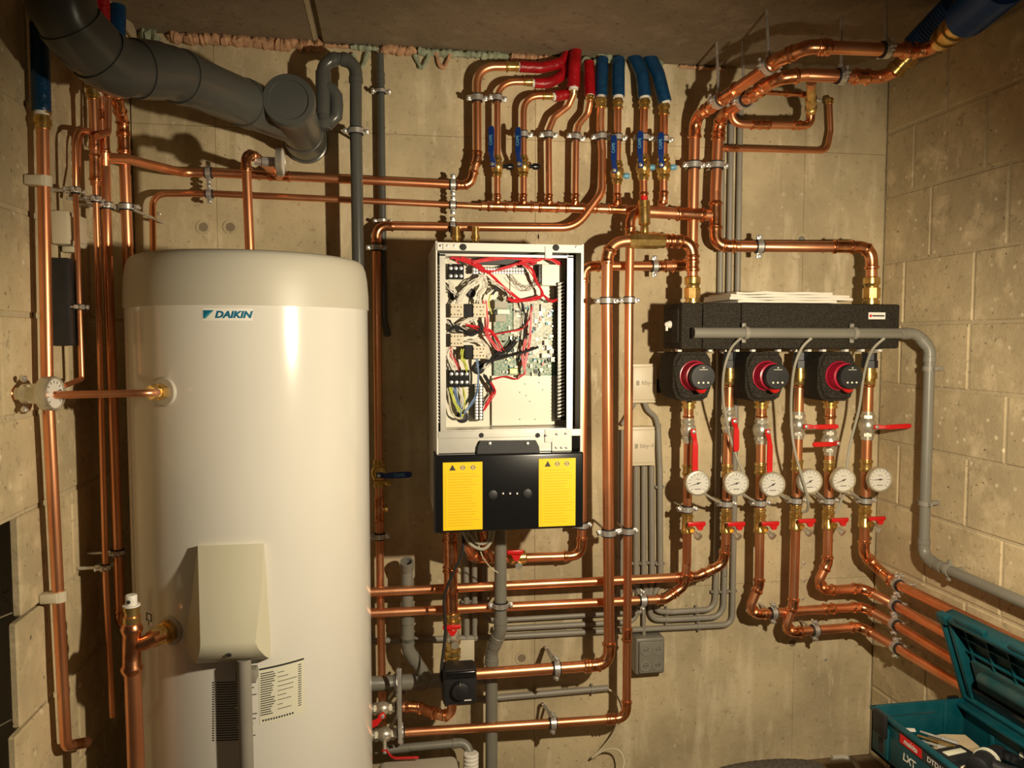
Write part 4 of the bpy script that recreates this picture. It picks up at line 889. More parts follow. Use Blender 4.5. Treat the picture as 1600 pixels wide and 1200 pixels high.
wires(7, W_([(704, 402), (730, 408), (760, 424), (790, 418), (820, 410), (836, 412)], .03), 'wred', 3)
wires(9, W_([(740, 410), (770, 404), (800, 402), (838, 408), (850, 402), (876, 412)], .034), 'wred', 3)
wires(7, W_([(722, 402), (745, 412), (765, 428), (780, 442), (800, 460), (812, 468)], .03), 'wred', 2)
wires(7, W_([(812, 410), (828, 420), (838, 440), (847, 458), (838, 466), (805, 470), (795, 466)], .036), 'wred', 2.5, .0018)
wires(4, W_([(845, 456), (860, 470), (872, 466), (880, 455)], .036), 'wred', 2)
wires(8, W_([(757, 470), (760, 500), (762, 522), (774, 540), (782, 548)], .03), 'wred', 3)
wires(5, W_([(730, 508), (750, 514), (770, 520), (785, 545)], .03), 'wred', 3)
wires(3, W_([(760, 524), (790, 520), (820, 510), (830, 480)], .03), 'wred', 2)
wires(5, W_([(829, 490), (828, 530), (822, 560), (820, 580)], .034), 'wred', 1.6, .0018)
wires(4, W_([(822, 530), (816, 560), (819, 582), (812, 588)], .034), 'wred', 2)
wires(4, W_([(768, 596), (772, 610), (764, 625), (757, 640)], .02), 'wred', 3)
wires(2, W_([(772, 592), (790, 588), (808, 592), (814, 586)], .02), 'wred', 1)
wires(10, W_([(756, 430), (744, 440), (728, 455), (715, 472)], .034), 'wwhite', 5)
wires(8, W_([(756, 430), (758, 445), (750, 460), (748, 474)], .034), 'wwhite', 5)
wires(6, W_([(765, 440), (785, 448), (795, 460), (790, 470)], .03), 'wwhite', 4)
wires(6, W_([(700, 500), (712, 512), (722, 506), (735, 500), (745, 497)], .03), 'wwhite', 4)
wires(6, W_([(700, 518), (715, 510), (735, 520), (752, 516), (748, 500)], .034), 'rubber', 3)
wires(8, W_([(700, 502), (715, 515), (735, 522), (748, 512)], .03), 'rubber', 4, .0014)
wires(5, W_([(725, 535), (745, 530), (760, 540), (765, 565), (755, 575)], .03), 'wwhite', 4)
wires(7, W_([(756, 566), (785, 560), (815, 552), (840, 542)], .036), 'rubber', 2.2, .002)
wires(9, W_([(760, 570), (775, 555), (795, 545), (805, 530)], .03), 'rubber', 5, .0015)
wires(5, W_([(790, 468), (790, 455), (780, 448), (770, 462)], .03), 'rubber', 4, .0013)
wires(5, W_([(815, 470), (820, 500), (818, 540), (822, 560)], .03), 'rubber', 2, .001)
wires(5, W_([(705, 542), (702, 555), (708, 570), (712, 578)], .03), 'wwhite', 4); wires(5, W_([(705, 542), (704, 556), (712, 568), (716, 578)], .03), 'wred', 4, .001)
wires(6, W_([(723, 546), (722, 558), (727, 570), (730, 580)], .03), 'wyel', 3)
wires(3, W_([(766, 460), (764, 475), (768, 490)], .03), 'wyel', 1)
wires(5, W_([(704, 604), (708, 625), (716, 640), (724, 650)], .02), 'wyel', 3); wires(5, W_([(710, 604), (714, 622), (718, 640), (722, 650)], .02), 'wblu', 3); wires(4, W_([(716, 604), (722, 622), (722, 640), (722, 650)], .02), 'wwhite', 3)
wires(3, W_([(724, 604), (726, 620), (724, 640), (722, 652)], .02), 'wyel', 2); wires(3, W_([(700, 610), (704, 640), (712, 652), (722, 653)], .02), 'wcream', 2)
wires(4, W_([(745, 560), (746, 590), (742, 620), (726, 645)], .03), 'wblu', 2); wires(3, W_([(757, 585), (765, 600), (770, 610)], .02), 'rubber', 2, .0025)
wires(5, W_([(700, 440), (706, 450), (714, 460), (720, 470)], .02), 'wwhite', 4); wires(4, W_([(701, 405), (704, 412)], .03), 'wwhite', 2); wires(3, W_([(712, 405), (716, 412)], .03), 'wred', 2)
wires(6, W_([(798, 430), (810, 445), (830, 450), (842, 430)], .02), 'greyink', 5, .0006)
# pipes and brass stubs at the top of cabinet
for px in (713, 743):
    bm = BM(); lathe(bm, P(px, 400, .10), Zp, [(0, .010), (.05, .010), (.051, .014), (.060, .014), (.061, .011), (.085, .011)], 12); obj('brass_stub', bm, 'brass', U)

# ---------------------------------------------------------------- below the cabinet
UP_ = pipe('copper_pipe', 'copper pipe dropping from the cabinet\'s lower left to the mixing valve', 'pipe', [(703, 815, .17, 0), (704, 900, .17, 0), (706, 975, .17, 0), (706, 1052, .17, 0)], 19, cpl=[(704, 868, 3), (705, 905, 2.4), (705, 940, 2.2), (703, 840, 1)], brass=[(706, 968, 1.2), (706, 1015, 1.5, 1), (706, 1036, 1.2, 1)])
T = thing('ball_valve', 'nickel valve with red T-handle below the cabinet on the left pipe', 'valve', P(706, 992, .2))
bm = BM(); lathe(bm, P(706, 1005, .17), Zp, [(0, .017), (.006, .022), (.022, .025), (.04, .022), (.046, .017)], 18); obj('valve_body', bm, 'nickel', T)
bm = BM(); a = P(692, 981, .215); b = P(720, 981, .215); box(bm, (a.x, a.y-.005, a.z-.006), (b.x, a.y+.006, a.z+.007), .003); prism(bm, [P(699, 984, .21), P(714, 984, .21), P(709, 992, .21), P(704, 992, .21)], V((0,-.01,0))); obj('handle', bm, 'redh', T)
bm = BM(); lathe(bm, P(709, 1000, .19), V((0,-1,0)), [(0, .008), (.03, .008), (.031, .012), (.042, .012)], 6); obj('outlet_cap', bm, 'nickel', T)
T = thing('ball_valve', 'nickel valve with red T-handle on the short pipe right under the cabinet', 'valve', P(805, 870, .1))
bm = BM(); lathe(bm, P(795, 872, .07), V((1,0,.02)), [(0, .016), (.005, .021), (.05, .021), (.055, .016)], 18); obj('valve_body', bm, 'brass', T)
a = P(792, 864, .115); b = P(818, 864, .115); bm = BM(); box(bm, (a.x, a.y-.005, a.z-.005), (b.x, a.y+.006, a.z+.008), .003); prism(bm, [P(798, 866, .11), P(814, 866, .11), P(809, 875, .11), P(803, 875, .11)], V((0,-.01,0))); obj('handle', bm, 'redh', T)
bm = BM(); lathe(bm, P(808, 880, .10), V((0,-1,0)), [(0, .008), (.02, .008), (.021, .012), (.032, .012)], 6); obj('outlet_cap', bm, 'nickel', T)
# mixing valve actuator
c = P(718, 1072, .25); T = thing('mixing_valve', 'black motorised mixing valve with round knob at the pipe junction', 'valve', c)
a = P(692, 1046, .26); b = P(745, 1098, .26); bm = BM(); box(bm, (a.x, -.27, b.z), (b.x, -.20, a.z), .010, 4); obj('actuator_housing', bm, 'blackm', T)
bm = BM(); box(bm, (a.x+.003, -.274, a.z-.026), (b.x-.003, -.262, a.z-.004), .005, 3); obj('lid_edge', bm, 'black', T)
bm = BM(); lathe(bm, P(719, 1077, .268), V((0,-1,0)), [(0, .027), (.004, .027), (.018, .024), (.020, .020)], 28); kb = obj('knob', bm, 'blackm', T)
bm = BM(); q = P(719, 1070, .29); box(bm, q+V((-.0008,-.001,-.005)), q+V((.0008,.001,.005))); obj('knob_mark', bm, 'greyink', kb)
bm = BM(); q = P(731, 1094, .2715); box(bm, q+V((-.010,-.0005,-.0016)), q+V((.010,.0005,.0016))); obj('label_strip', bm, 'dial', T)
bm = BM(); q = P(706, 1062, .17); lathe(bm, q+V((0,0,.03)), -Zp, [(0, .018), (.05, .022), (.075, .018)], 18); lathe(bm, q, V((1,0,0)), [(0, .018), (.06, .019), (.066, .016)], 18); lathe(bm, q, V((0,-1,0)), [(0, .015), (.04, .015)], 14); obj('valve_body', bm, 'brass', T)
LB = pipe('copper_pipe', 'short copper pipe curling under the black mixing valve', 'pipe', [(706, 1085, .17, 0), (706, 1122, .17, 24), (672, 1112, .14, 'k'), (655, 1105, .12, 'k'), (640, 1104, .12, 0), (580, 1108, .12, 0)], 15, cpl=[(668, 1110, 1.8), (645, 1105, 1.6), (690, 1115, 1.4)])
LN = V((-1, -.15, -.35)).normalized()
ball_valve(LB, 598, 1108, 'nickel valve with red lever peeking from behind the tank, upper', LN, 34, 'nickel', 'redh', lift=.05, hw=.02, scale=.75)
ball_valve(MP, 600, 1147, 'nickel valve with red lever pointing right on the lowest pipe', V((1, -.1, 0)), 52, 'nickel', 'redh', side=V((0, -.7, -.7)), lift=.05, hw=.015, scale=.85)
# clamp rail
rl = thing('clamp_rail', 'upright slotted steel rail carrying clamps beside the tank bottom', 'rail', P(624, 1080, .14))
bm = BM(); a = P(624, 1044, .155); b = P(625, 1160, .155); box(bm, (a.x-.006, a.y-.006, b.z), (a.x+.006, a.y, a.z), .001); obj('rail_bar', bm, 'steel', rl)
for (y0, y1) in ((1070, 1100), (1115, 1150)):
    bm = BM(); sweep(bm, [P(622, y0, .13), P(606, y1-8, .0)], .0045, 8); obj('strut', bm, 'steel', rl)
GH = pipe('grey_drain_pipe', 'thick horizontal grey drain pipe behind the mixing valve', 'pipe', [(540, 1070, .07, 0), (640, 1066, .07, 0), (768, 1058, .07, 0)], 23, 'pvc', style='pvc', cpl=[(640, 1066, 2.2), (700, 1062, 1)])
clamp(GH, 622, 1064, 'clamp holding the grey drain pipe beside the tank', 'B', 9); clamp(LB, 623, 1105, 'clamp on the short copper pipe beside the tank bottom', 'B', 9); clamp(MP, 625, 1146, 'clamp on the lowest copper pipe beside the tank', 'B', 10)
GV = pipe('grey_drain_pipe', 'open-topped grey drain pipe joining the thick horizontal one', 'pipe', [(636, 884, .075, 0), (637, 1015, .085, 'e'), (668, 1060, .075, 0)], 19, 'pvc', style='pvc', cpl=[(638, 985, 2.2)])
bm = BM(); ringband(bm, P(636, 883, .085), V((0,-.5,1)), GV.r*.8, GV.r*1.12, .03, 24); obj('open_end', bm, 'pvc', GV.root)
GD = pipe('grey_drain_pipe', 'tall grey drain pipe from below the cabinet to the floor', 'pipe', [(782, 828, .13, 0), (782, 985, .13, 'e'), (768, 1018, .10, 'e'), (768, 1210, .10, 0), (V((P(768, 1210, .10).x, -.10, ZF)), 0)], 19, 'pvc', style='pvc')
clamp(GD, 782, 945, 'pipe clamp on the grey drain pipe under the cabinet', 'B', 9)
cable('black_cable', 'black cable hanging from the cabinet to the mixing valve', 'cable', [(724, 832, .2), (722, 865, .21), (708, 895, .215), (694, 935, .215), (696, 985, .22), (690, 1040, .235), (690, 1062, .245), (700, 1075, .24)], 4.5, 'rubber')
for i, (pp, m, l) in enumerate((([(722, 828, .2), (735, 850, .22), (755, 858, .22), (768, 845, .2), (772, 828, .2)], 'wgrey', 'outer grey cable loop under the cabinet'), ([(728, 828, .2), (745, 848, .21), (762, 846, .2), (766, 828, .2)], 'wgrey', 'inner grey cable loop under the cabinet'), ([(742, 828, .2), (752, 865, .2), (764, 884, .16), (778, 895, .15)], 'wcream', 'thin cream wire trailing below the cabinet'))):
    cable('grey_cable' if i < 2 else 'cream_wire', l, 'cable', pp, 5 if i < 2 else 2, m)
T = thing('pipe_fitting', 'copper elbow dropping from the cabinet between cables', 'pipe fitting', P(757, 835, .16)); bm = BM(); sweep(bm, [P(755, 815, .2), P(757, 845, .19), P(761, 860, .13), P(768, 872, .08)], .012, 14); obj('elbow', bm, 'copperfit', T)

# heating flow pipes going right
HX = .11
U1 = pipe('copper_pipe', 'upper long horizontal copper pipe feeding the second heating riser', 'pipe', [(540, 927, HX, 0), (1000, 905, HX, 0), (1090, 900, HX, 'e'), (1130, 882, HX, 'e'), (1134, 850, .12, 0), (1140, 575, .12, 0)], 13.5, cpl=[(1065, 902, 1.5), (1136, 733, 1.3, 'brass'), (1135, 805, 1.6, 'brass'), (1139, 590, 2)])
U2 = pipe('copper_pipe', 'lower long horizontal copper pipe feeding the leftmost heating riser', 'pipe', [(540, 960, HX, 0), (1000, 938, HX, 0), (1040, 936, HX, 'e'), (1070, 915, HX, 'e'), (1073, 880, .12, 0), (1076, 620, .12, 0)], 13.5, cpl=[(1074, 733, 1.3, 'brass'), (1073, 805, 1.6, 'brass'), (1076, 640, 2)])
e = .055
def rr(px, py): return PR(px, py, e)
R3 = pipe('copper_pipe', 'third heating riser, turning right under the others', 'pipe', [(1190, 620, .12, 0), (1186, 915, .12, 'e'), (1172, 948, .12, 'k'), (1182, 960, .10, 'e'), (1250, 954, .10, 0), (1348, 948, .10, 'e'), (rr(1398, 975), 0), (rr(1560, 1075), 0)], 14, cpl=[(1295, 951, 1.4), (1188, 733, 1.3, 'brass'), (1187, 805, 1.6, 'brass'), (1190, 640, 2)], fit_len=.7)
R4 = pipe('copper_pipe', 'fourth heating riser, running along the wall lowest', 'pipe', [(1250, 575, .12, 0), (1240, 945, .12, 'e'), (1228, 978, .12, 'k'), (1238, 988, .10, 'e'), (1280, 984, .10, 0), (1345, 979, .10, 'e'), (rr(1398, 1010), 0), (rr(1540, 1095), 0)], 14, cpl=[(1246, 728, 1.3, 'brass'), (1243, 800, 1.6, 'brass'), (1250, 590, 2)], fit_len=.7)
R5 = pipe('copper_pipe', 'fifth heating riser, turning right just above the third', 'pipe', [(1298, 620, .12, 0), (1293, 880, .12, 'e'), (1279, 908, .12, 'k'), (1288, 922, .10, 'e'), (1348, 919, .10, 'e'), (rr(1398, 945), 0), (rr(1585, 1050), 0)], 14, cpl=[(1297, 728, 1.3, 'brass'), (1295, 800, 1.6, 'brass'), (1298, 640, 2)], fit_len=.7)
R6 = pipe('copper_pipe', 'rightmost heating riser, sloping onto the right wall highest', 'pipe', [(1358, 575, .12, 0), (1350, 865, .12, 'e'), (1375, 893, .08, 'e'), (rr(1404, 914), 0), (rr(1640, 1028), 0)], 14.5, cpl=[(1355, 728, 1.3, 'brass'), (1352, 798, 1.6, 'brass'), (1358, 590, 2)])
for R, x, y, l in ((R6, 1403, 913, 'topmost'), (R5, 1398, 945, 'second'), (R3, 1398, 975, 'third'), (R4, 1400, 1011, 'lowest')):
    clamp(R, x, y, l+' of four stacked clamps on the right wall pipes', 'R', 10)
clamp(R3, 1209, 958, 'clamp at the foot of the third heating riser', 'B', 9); clamp(R4, 1274, 985, 'clamp at the foot of the fourth heating riser', 'B', 9)
clamp(U2, 1004, 938, 'clamp on the lower horizontal pipe above the grey socket', 'B', 10)
names = ['leftmost', 'second', 'third', 'fourth', 'fifth', 'rightmost']
RS = [U2, U1, R3, R4, R5, R6]
gc_ = [(1090,755),(1150,755),(1207,757),(1265,752),(1317,750),(1374,749)]
cl_ = [(1073,795),(1134,788),(1187,785),(1243,782),(1296,782),(1352,782)]
lv_ = [((1076,672), Zp*-1, 64), ((1138,655), Zp*-1, 46), ((1189,672), Zp*-1, 64), ((1247,665), V((1,0,0)), 50), ((1298,690), V((-1,0,0)), 46), ((1356,665), V((1,0,.03)), 54)]
dr_ = [(1073,817),(1133,817),(1187,817),(1243,812),(1295,812),(1351,809)]
def gauge(R, px, py, label, na):
    c = P(px, py, .19); rg = 20/F*depth(c); T = thing('thermometer', label, 'gauge', c); ax = V((-.08,-1,.02)).normalized()
    b0 = R.near(px-14, py)[1]; bm = BM(); lathe(bm, b0, c-b0, [(0, .009), ((c-b0).length, .009)], 12); obj('stem', bm, 'brass', T)
    bm = BM(); lathe(bm, c-ax*.012, ax, [(0, rg*.5), (.001, rg*.94), (.004, rg), (.016, rg), (.019, rg*.97), (.0195, rg*.86), (.014, rg*.83)], 40); obj('case', bm, 'nickel', T)
    bm = BM(); lathe(bm, c, ax, [(.0022, rg*.83), (.0030, rg*.83)], 36); dl = obj('dial', bm, 'dial', T)
    u, v = frame(ax, Zp); bm = BM()
    for i in range(13):
        a = -2.35+4.7*i/12; d_ = u*math.cos(a)+v*math.sin(a); obox(bm, c+ax*.0034+d_*rg*.70, d_, ax.cross(d_), ax, rg*(.13 if i % 2 else .18), .0011, .0005)
    obox(bm, c+ax*.0034-u*rg*.45, v, u, ax, rg*.5, .0018, .0004); obox(bm, c+ax*.0034+u*rg*.33, v, u, ax, rg*.35, .0010, .0004)
    obj('scale_marks', bm, 'ink', dl, False)
    d_ = V((-1, 0, -.30+na)).normalized(); d_ = (d_-ax*d_.dot(ax)).normalized(); bm = BM()
    ribbon(bm, [c+ax*.0045-d_*rg*.22, c+ax*.0045, c+ax*.0045+d_*rg*.62], [.0026, .0026, .0006], .0006, ax); lathe(bm, c+ax*.004, ax, [(0, .003), (.0015, .003)], 12); obj('needle', bm, 'ink', T, False)
    bm = BM(); lathe(bm, c, ax, [(.0062, rg*.85), (.0066, rg*.85)], 30); obj('glass', bm, 'glass', T)
for i in range(6):
    n_ = names[i]
    gauge(RS[i], *gc_[i], 'round white thermometer dial on the %s heating riser' % n_, [0, 0, -.25, -.3, -.1, .25][i])
    clamp(RS[i], *cl_[i], 'pipe clamp below the thermometer of the %s heating riser' % n_, 'B', 9)
    (x, y), d_, ln = lv_[i]
    dn = ['hanging', 'hanging', 'hanging', 'pointing right', 'pointing left', 'pointing right'][i]
    ball_valve(RS[i], x, y, 'nickel valve, red lever %s, on the %s heating riser' % (dn, n_), d_, ln, 'nickel', 'redh', lift=.035, hw=.015 if i > 2 else .018, scale=.9)
    x, y = dr_[i]; L, p, t = RS[i].near(x, y); T = thing('drain_valve', 'brass drain cock with red T-handle on the %s heating riser' % n_, 'valve', p); r = RS[i].r
    bm = BM(); lathe(bm, p-Zp*.032, Zp, [(0, r*1.1), (.002, r*1.35), (.012, r*1.35), (.014, r*1.25), (.050, r*1.2), (.052, r*1.35), (.060, r*1.35), (.062, r*1.1)], 16)
    lathe(bm, p-Zp*.008, V((.1,-1,-.15)), [(0, .010), (.035, .009)], 12); obj('valve_body', bm, 'brass', T)
    hp = p+V((.012, -.045, .006)); bm = BM(); box(bm, hp+V((-.029,-.005,-.004)), hp+V((.029,.005,.009)), .0025); prism(bm, [hp+V((-.004,.004,-.002)), hp+V((.024,.004,-.002)), hp+V((.018,.004,-.017)), hp+V((.006,.004,-.017))], V((0,-.008,0))); obj('handle', bm, 'redh', T)
    bm = BM(); op = p+V((.008,-.04,-.02)); lathe(bm, op, V((.35,-.7,-.45)), [(0, .007), (.012, .007), (.013, .0115), (.024, .0115)], 8); obj('outlet_cap', bm, 'nickel', T)
    if i:
        a = gc_[i-1]; b = cl_[i]
        cable('sensor_rod', 'thin grey rod from the dial to the clamp left of the %s riser' % n_, 'rod', [(a[0]+9, a[1]+15, .18), ((a[0]+b[0])/2+3, (a[1]+b[1])/2+9, .16), (b[0]-8, b[1]-2, .14)], 4, 'wgrey')

# ---------------------------------------------------------------- black manifold, pumps
MF = .27; MB_ = .12
mx0, mx1 = P(1065, 510, MF).x, P(1406, 510, MF).x; mz1, mz0 = P(1230, 474, MF).z, P(1230, 545, MF).z
MAN = thing('distribution_manifold', 'black foam-insulated heating manifold on the right of the wall', 'manifold', V(((mx0+mx1)/2, -.2, mz0)))
s1, s2 = P(1098, 510, MF).x, P(1158, 510, MF).x
for a, b in ((mx0, s1-.0008), (s1+.0008, s2-.0008), (s2+.0008, mx1)):
    bm = BM(); box(bm, (a, -MF, mz0), (b, -MB_, mz1), .0035 if b < s2+.001 else .006, 2); obj('insulation_shell', bm, 'epp', MAN)
bm = BM(); box(bm, (mx0-.006, -MF+.02, mz0+.015), (mx0+.01, -MB_-.02, mz1-.015), .006); obj('end_shell', bm, 'epp', MAN)
bm = BM(); q = V((mx0-.005, -.20, P(1050, 507, .2).z)); lathe(bm, q, V((-1,0,0)), [(0,.010),(.004,.012),(.010,.010),(.016,.006),(.02,.004)], 12); obox(bm, q+V((-.014,0,-.006)), V((1,0,0)), V((0,1,0)), Zp, .007, .006, .026, .001); obj('vent_key', bm, 'dial', MAN)
a = P(1357, 488, MF); b = P(1383, 499, MF); bm = BM(); box(bm, (a.x, -MF-.0012, b.z), (b.x, -MF+.0005, a.z), .0005, 1); lb = obj('maker_label', bm, 'dial', MAN)
bm = BM(); c = (a+b)/2; box(bm, (a.x+.003, -MF-.0018, c.z-.004), (a.x+.010, -MF-.0010, c.z+.004)); obj('red_mark', bm, 'redh', lb, False)
bm = BM(); box(bm, (a.x+.012, -MF-.0018, c.z-.0022), (b.x-.004, -MF-.0010, c.z+.0022)); obj('print', bm, 'ink', lb, False)
bm = BM()
for x in (1060, 1108, 1130, 1150, 1175, 1215, 1240, 1262, 1285, 1320, 1345, 1372):
    q = P(x, 547, .2); box(bm, q+V((-.006,-.012,-.005)), q+V((.006,.012,.008)), .001)
obj('mounting_brackets', bm, 'whitem', MAN)
# papers lying on top
for i, (xa, xb, ya, col_) in enumerate(((1150, 1300, 470, 'paper'), (1136, 1322, 464, 'paper'), (1140, 1318, 458, 'paper'), (1148, 1290, 453, 'paper'))):
    a = P(xa, 470, .26+.004*i); b = P(xb, 470, .26); z = mz1+.001+i*.0078; n = 14
    bm = BM(); Y0 = -.285-.004*i; Y1 = -.09
    cols = []
    for j in range(n+1):
        x = a.x+(b.x-a.x)*j/n; wv = .0018*math.sin(j*1.1+i)*(1 if j < 5 else .35)
        cols.append([bm.verts.new((x+.003*math.sin(i*2.0), yy, z+h_+ (wv if h_ else max(0, wv)*.5))) for yy in (Y0+.012*(j < 3), Y1) for h_ in (0, .0072)])
    for j in range(n):
        A_, B_ = cols[j], cols[j+1]
        for (p_, q_) in ((0, 1), (1, 3), (3, 2), (2, 0)): bm.faces.new((A_[p_], A_[q_], B_[q_], B_[p_]))
    bm.faces.new([cols[0][k] for k in (0, 1, 3, 2)]); bm.faces.new([cols[-1][k] for k in (0, 2, 3, 1)])
    single('paper_booklet', bm, col_, ['lowest booklet of the paper pile on the manifold', 'second, widest booklet of the paper pile on the manifold', 'third booklet of the paper pile on the manifold', 'topmost booklet of the paper pile on the manifold'][i], 'booklet')
# pumps
for i, (x, ly) in enumerate(((1078, 'left'), (1190, 'middle'), (1302, 'right'))):
    c = P(x, 587, .20); T = thing('circulation_pump', '%s black pump with red ring and round dark face under the manifold' % ly, 'pump', c)
    hw = 31/F*depth(c); zt = P(x, 550, .2).z; zb = P(x, 626, .2).z
    bm = BM(); pl = []
    for (u, v) in ((-.72, 1), (.72, 1), (.95, .72), (1, .3), (1, -.45), (.82, -.85), (.5, -1), (-.5, -1), (-.82, -.85), (-1, -.45), (-1, .3), (-.95, .72)):
        pl.append(V((c.x+u*hw, -.10, (zt+zb)/2+v*(zt-zb)/2)))
    prism(bm, pl, V((0,-.125,0))); bmesh.ops.bevel(bm, geom=[e for e in bm.edges if abs(e.verts[0].co.y-e.verts[1].co.y) < 1e-5 and e.verts[0].co.y < -.2], offset=.010, segments=3, affect='EDGES'); obj('insulation_shell', bm, 'epp', T)
    ax = V((0,-1,0)); q = V((c.x+.002, -.225, c.z+.001)); rm = .043
    bm = BM(); lathe(bm, q, ax, [(-.01, rm*1.05), (.004, rm*1.05), (.0045, rm), (.040, rm*.93), (.042, rm*.80)], 36); obj('motor_ring', bm, 'magenta', T)
    bm = BM(); lathe(bm, q, ax, [(.030, rm*.80), (.052, rm*.80), (.055, rm*.87), (.066, rm*.87), (.069, rm*.82), (.070, .002)], 36); fc = obj('face', bm, 'blackm', T)
    for k in range(3):
        bm = BM(); lathe(bm, q+V(((k-1)*.0145, -.070, -.017)), ax, [(0, .0032), (.001, .0030)], 14); obj('button', bm, 'sticker', fc)
    bm = BM(); qq = q+V((0,-.0708,.021)); box(bm, qq+V((-.013,-.0003,-.0008)), qq+V((.013,.0003,.0008))); prism(bm, [qq+V((-.004,0,.007)), qq+V((.004,0,.007)), qq+V((0,0,.003))], V((0,-.0004,0))); obj('maker_mark', bm, 'sticker', fc, False)
    bm = BM(); qq = q+V((.006,-.036,-.038)); lathe(bm, qq+V((0,.012,.01)), V((0,-.9,-.35)), [(0, .016), (.018, .0165), (.028, .013), (.030, .010)], 10); obj('connector_plug', bm, 'redh', T)
    bm = BM(); R0 = RS[(0, 2, 4)[i]]; q = R0.near(x-1, 632)[1]; lathe(bm, V((q.x, q.y, zb-.032)), Zp, [(0, R0.r*1.15), (.001, R0.r*1.5), (.010, R0.r*1.5), (.011, R0.r*1.3), (.016, R0.r*1.3), (.017, R0.r*1.7), (.034, R0.r*1.7)], 16); obj('brass_union', bm, 'brass', T)
for i, (R0, x) in enumerate(((U1, 1140), (R4, 1250), (R6, 1358))):
    q = R0.near(x, 580)[1]; q = V((q.x, q.y, P(x, 580, .12).z)); r = R0.r; T = thing('pipe_union', 'brass union under the manifold on the %s return riser' % ['left', 'middle', 'right'][i], 'pipe fitting', q)
    bm = BM(); lathe(bm, q+Zp*.010, Zp, [(0, r*1.3), (.001, r*1.7), (.024, r*1.7), (.026, r*1.5), (.05, r*1.5)], 8); obj('black_nut', bm, 'blackm', T, False)
    bm = BM(); lathe(bm, q-Zp*.045, Zp, [(0, r*1.15), (.006, r*1.35), (.020, r*1.35), (.022, r*1.65), (.040, r*1.65), (.041, r*1.4), (.056, r*1.4)], 16); obj('brass_nut', bm, 'brass', T)
# grey conduit across the front of the manifold then down the right wall
ey = .045
GC = pipe('grey_conduit', 'grey plastic conduit across the manifold and down the right wall', 'conduit', [(1083, 520, .295, 0), (1405, 521, .29, 0), (1432, 521, .285, 'e'), (PR(1453, 545, ey), 'e'), (PR(1443, 868, ey), 'e'), (PR(1462, 882, ey), 'e'), (PR(1660, 968, ey), 0)], 17, 'pvc', style='pvc', r=.0158)
bm = BM(); lathe(bm, P(1083, 520, .295), V((-1,0,0)), [(-.002, GC.r*.80), (.0006, GC.r*.80)], 20); obj('open_end', bm, 'ink', GC.root)
for i, x in enumerate((1166, 1334)):
    p = GC.near(x, 520)[1]; bm = BM(); ringband(bm, p, V((1,0,0)), GC.r, GC.r+.003, .012)
    for sg in (-1, 1): box(bm, p+V((-.008,.004,sg*.022-.007)), p+V((.004,.014,sg*.022+.007)), .002)
    single('conduit_clip', bm, 'conduit', ['left grey saddle clip on the manifold conduit', 'right grey saddle clip on the manifold conduit'][i], 'clip')
for (x, y, l, tz) in ((1450, 576, 'upper', 0), (1445, 786, 'middle', 0), (1484, 888, 'lower', 1)):
    L, p, t = GC.near(x, y); bm = BM(); ringband(bm, p, t, GC.r, GC.r+.0035, .014); n = WALLD['R']; s = t.cross(n)
    box(bm, p+V((.0, -.006, -.006)), V((XR, p.y+.006, p.z+.006)), .001)
    for sg in (-1, 1): obox(bm, p+s*sg*(GC.r+.008), s, t, n, .014, .012, .008, .001)
    single('conduit_clip', bm, 'conduit', '%s saddle clip of the conduit on the right wall' % l, 'clip')
for i, pp in enumerate(([(1158, 528, .30), (1142, 545, .27), (1131, 580, .24), (1130, 625, .2), (1140, 680, .17), (1155, 725, .17), (1168, 752, .17)], [(1268, 528, .30), (1252, 545, .28), (1240, 580, .25), (1236, 640, .2), (1241, 700, .2), (1260, 770, .2), (1262, 796, .17), (1254, 800, .15)], [(1382, 528, .30), (1362, 548, .27), (1350, 585, .22), (1342, 640, .19), (1328, 695, .17), (1322, 740, .17), (1315, 780, .15), (1306, 802, .14)])):
    cable('sensor_cable', ['left', 'middle', 'right'][i]+' thin grey sensor cable hanging from the conduit over the manifold', 'cable', pp, 4.5, 'wgrey')

# ---------------------------------------------------------------- conduits on the wall
CD = .016
cp = dict(m='conduit', fits=False, seg=10)
def cond(label, pts, w=9, clips=(), **k):
    R = pipe('grey_conduit', label, 'conduit', pts, w, 'conduit', fits=False, seg=10)
    for (x, y) in clips:
        L, p, t = R.near(x, y); bm = BM(); ringband(bm, p, t, R.r, R.r+.002, .007, 12); s = t.cross(V((0,1,0)))
        for sg in (-1, 1): obox(bm, p+s*sg*(R.r+.003)+V((0,.003,0)), s, t, V((0,1,0)), .007, .007, .012, .0008)
        obj('clip', bm, 'conduit', R.root)
    return R
cond('left of three upright grey conduits, looping below to the small boxes', [(1031, 728, CD, 0), (1032, 905, CD, 10), (1024, 925, CD, 10), (1022, 955, CD, 14), (1050, 956, CD, 0), (1117, 952, CD, 18), (1119, 900, CD, 0), (1129, 165, CD, 0)], 9, [(1032, 880), (1042, 956), (1089, 953), (1119, 924), (1030, 760)])
cond('middle of three upright grey conduits behind the thick riser', [(1018, 728, CD, 0), (1019, 905, CD, 8), (1015, 930, CD, 10), (1016, 968, CD, 22), (1045, 968, CD, 0), (1130, 964, CD, 22), (1132, 900, CD, 0), (1143, 165, CD, 0)], 9, [(1019, 880), (1040, 968), (1090, 966), (1132, 924)])
cond('right of three upright grey conduits, running far left along the wall', [(1157, 165, CD, 0), (1145, 930, CD, 0), (1144, 976, CD, 16), (985, 984, CD, 0), (760, 996, CD, 0), (560, 1002, CD, 0)], 9, [(1145, 924), (1090, 979), (640, 1000)])
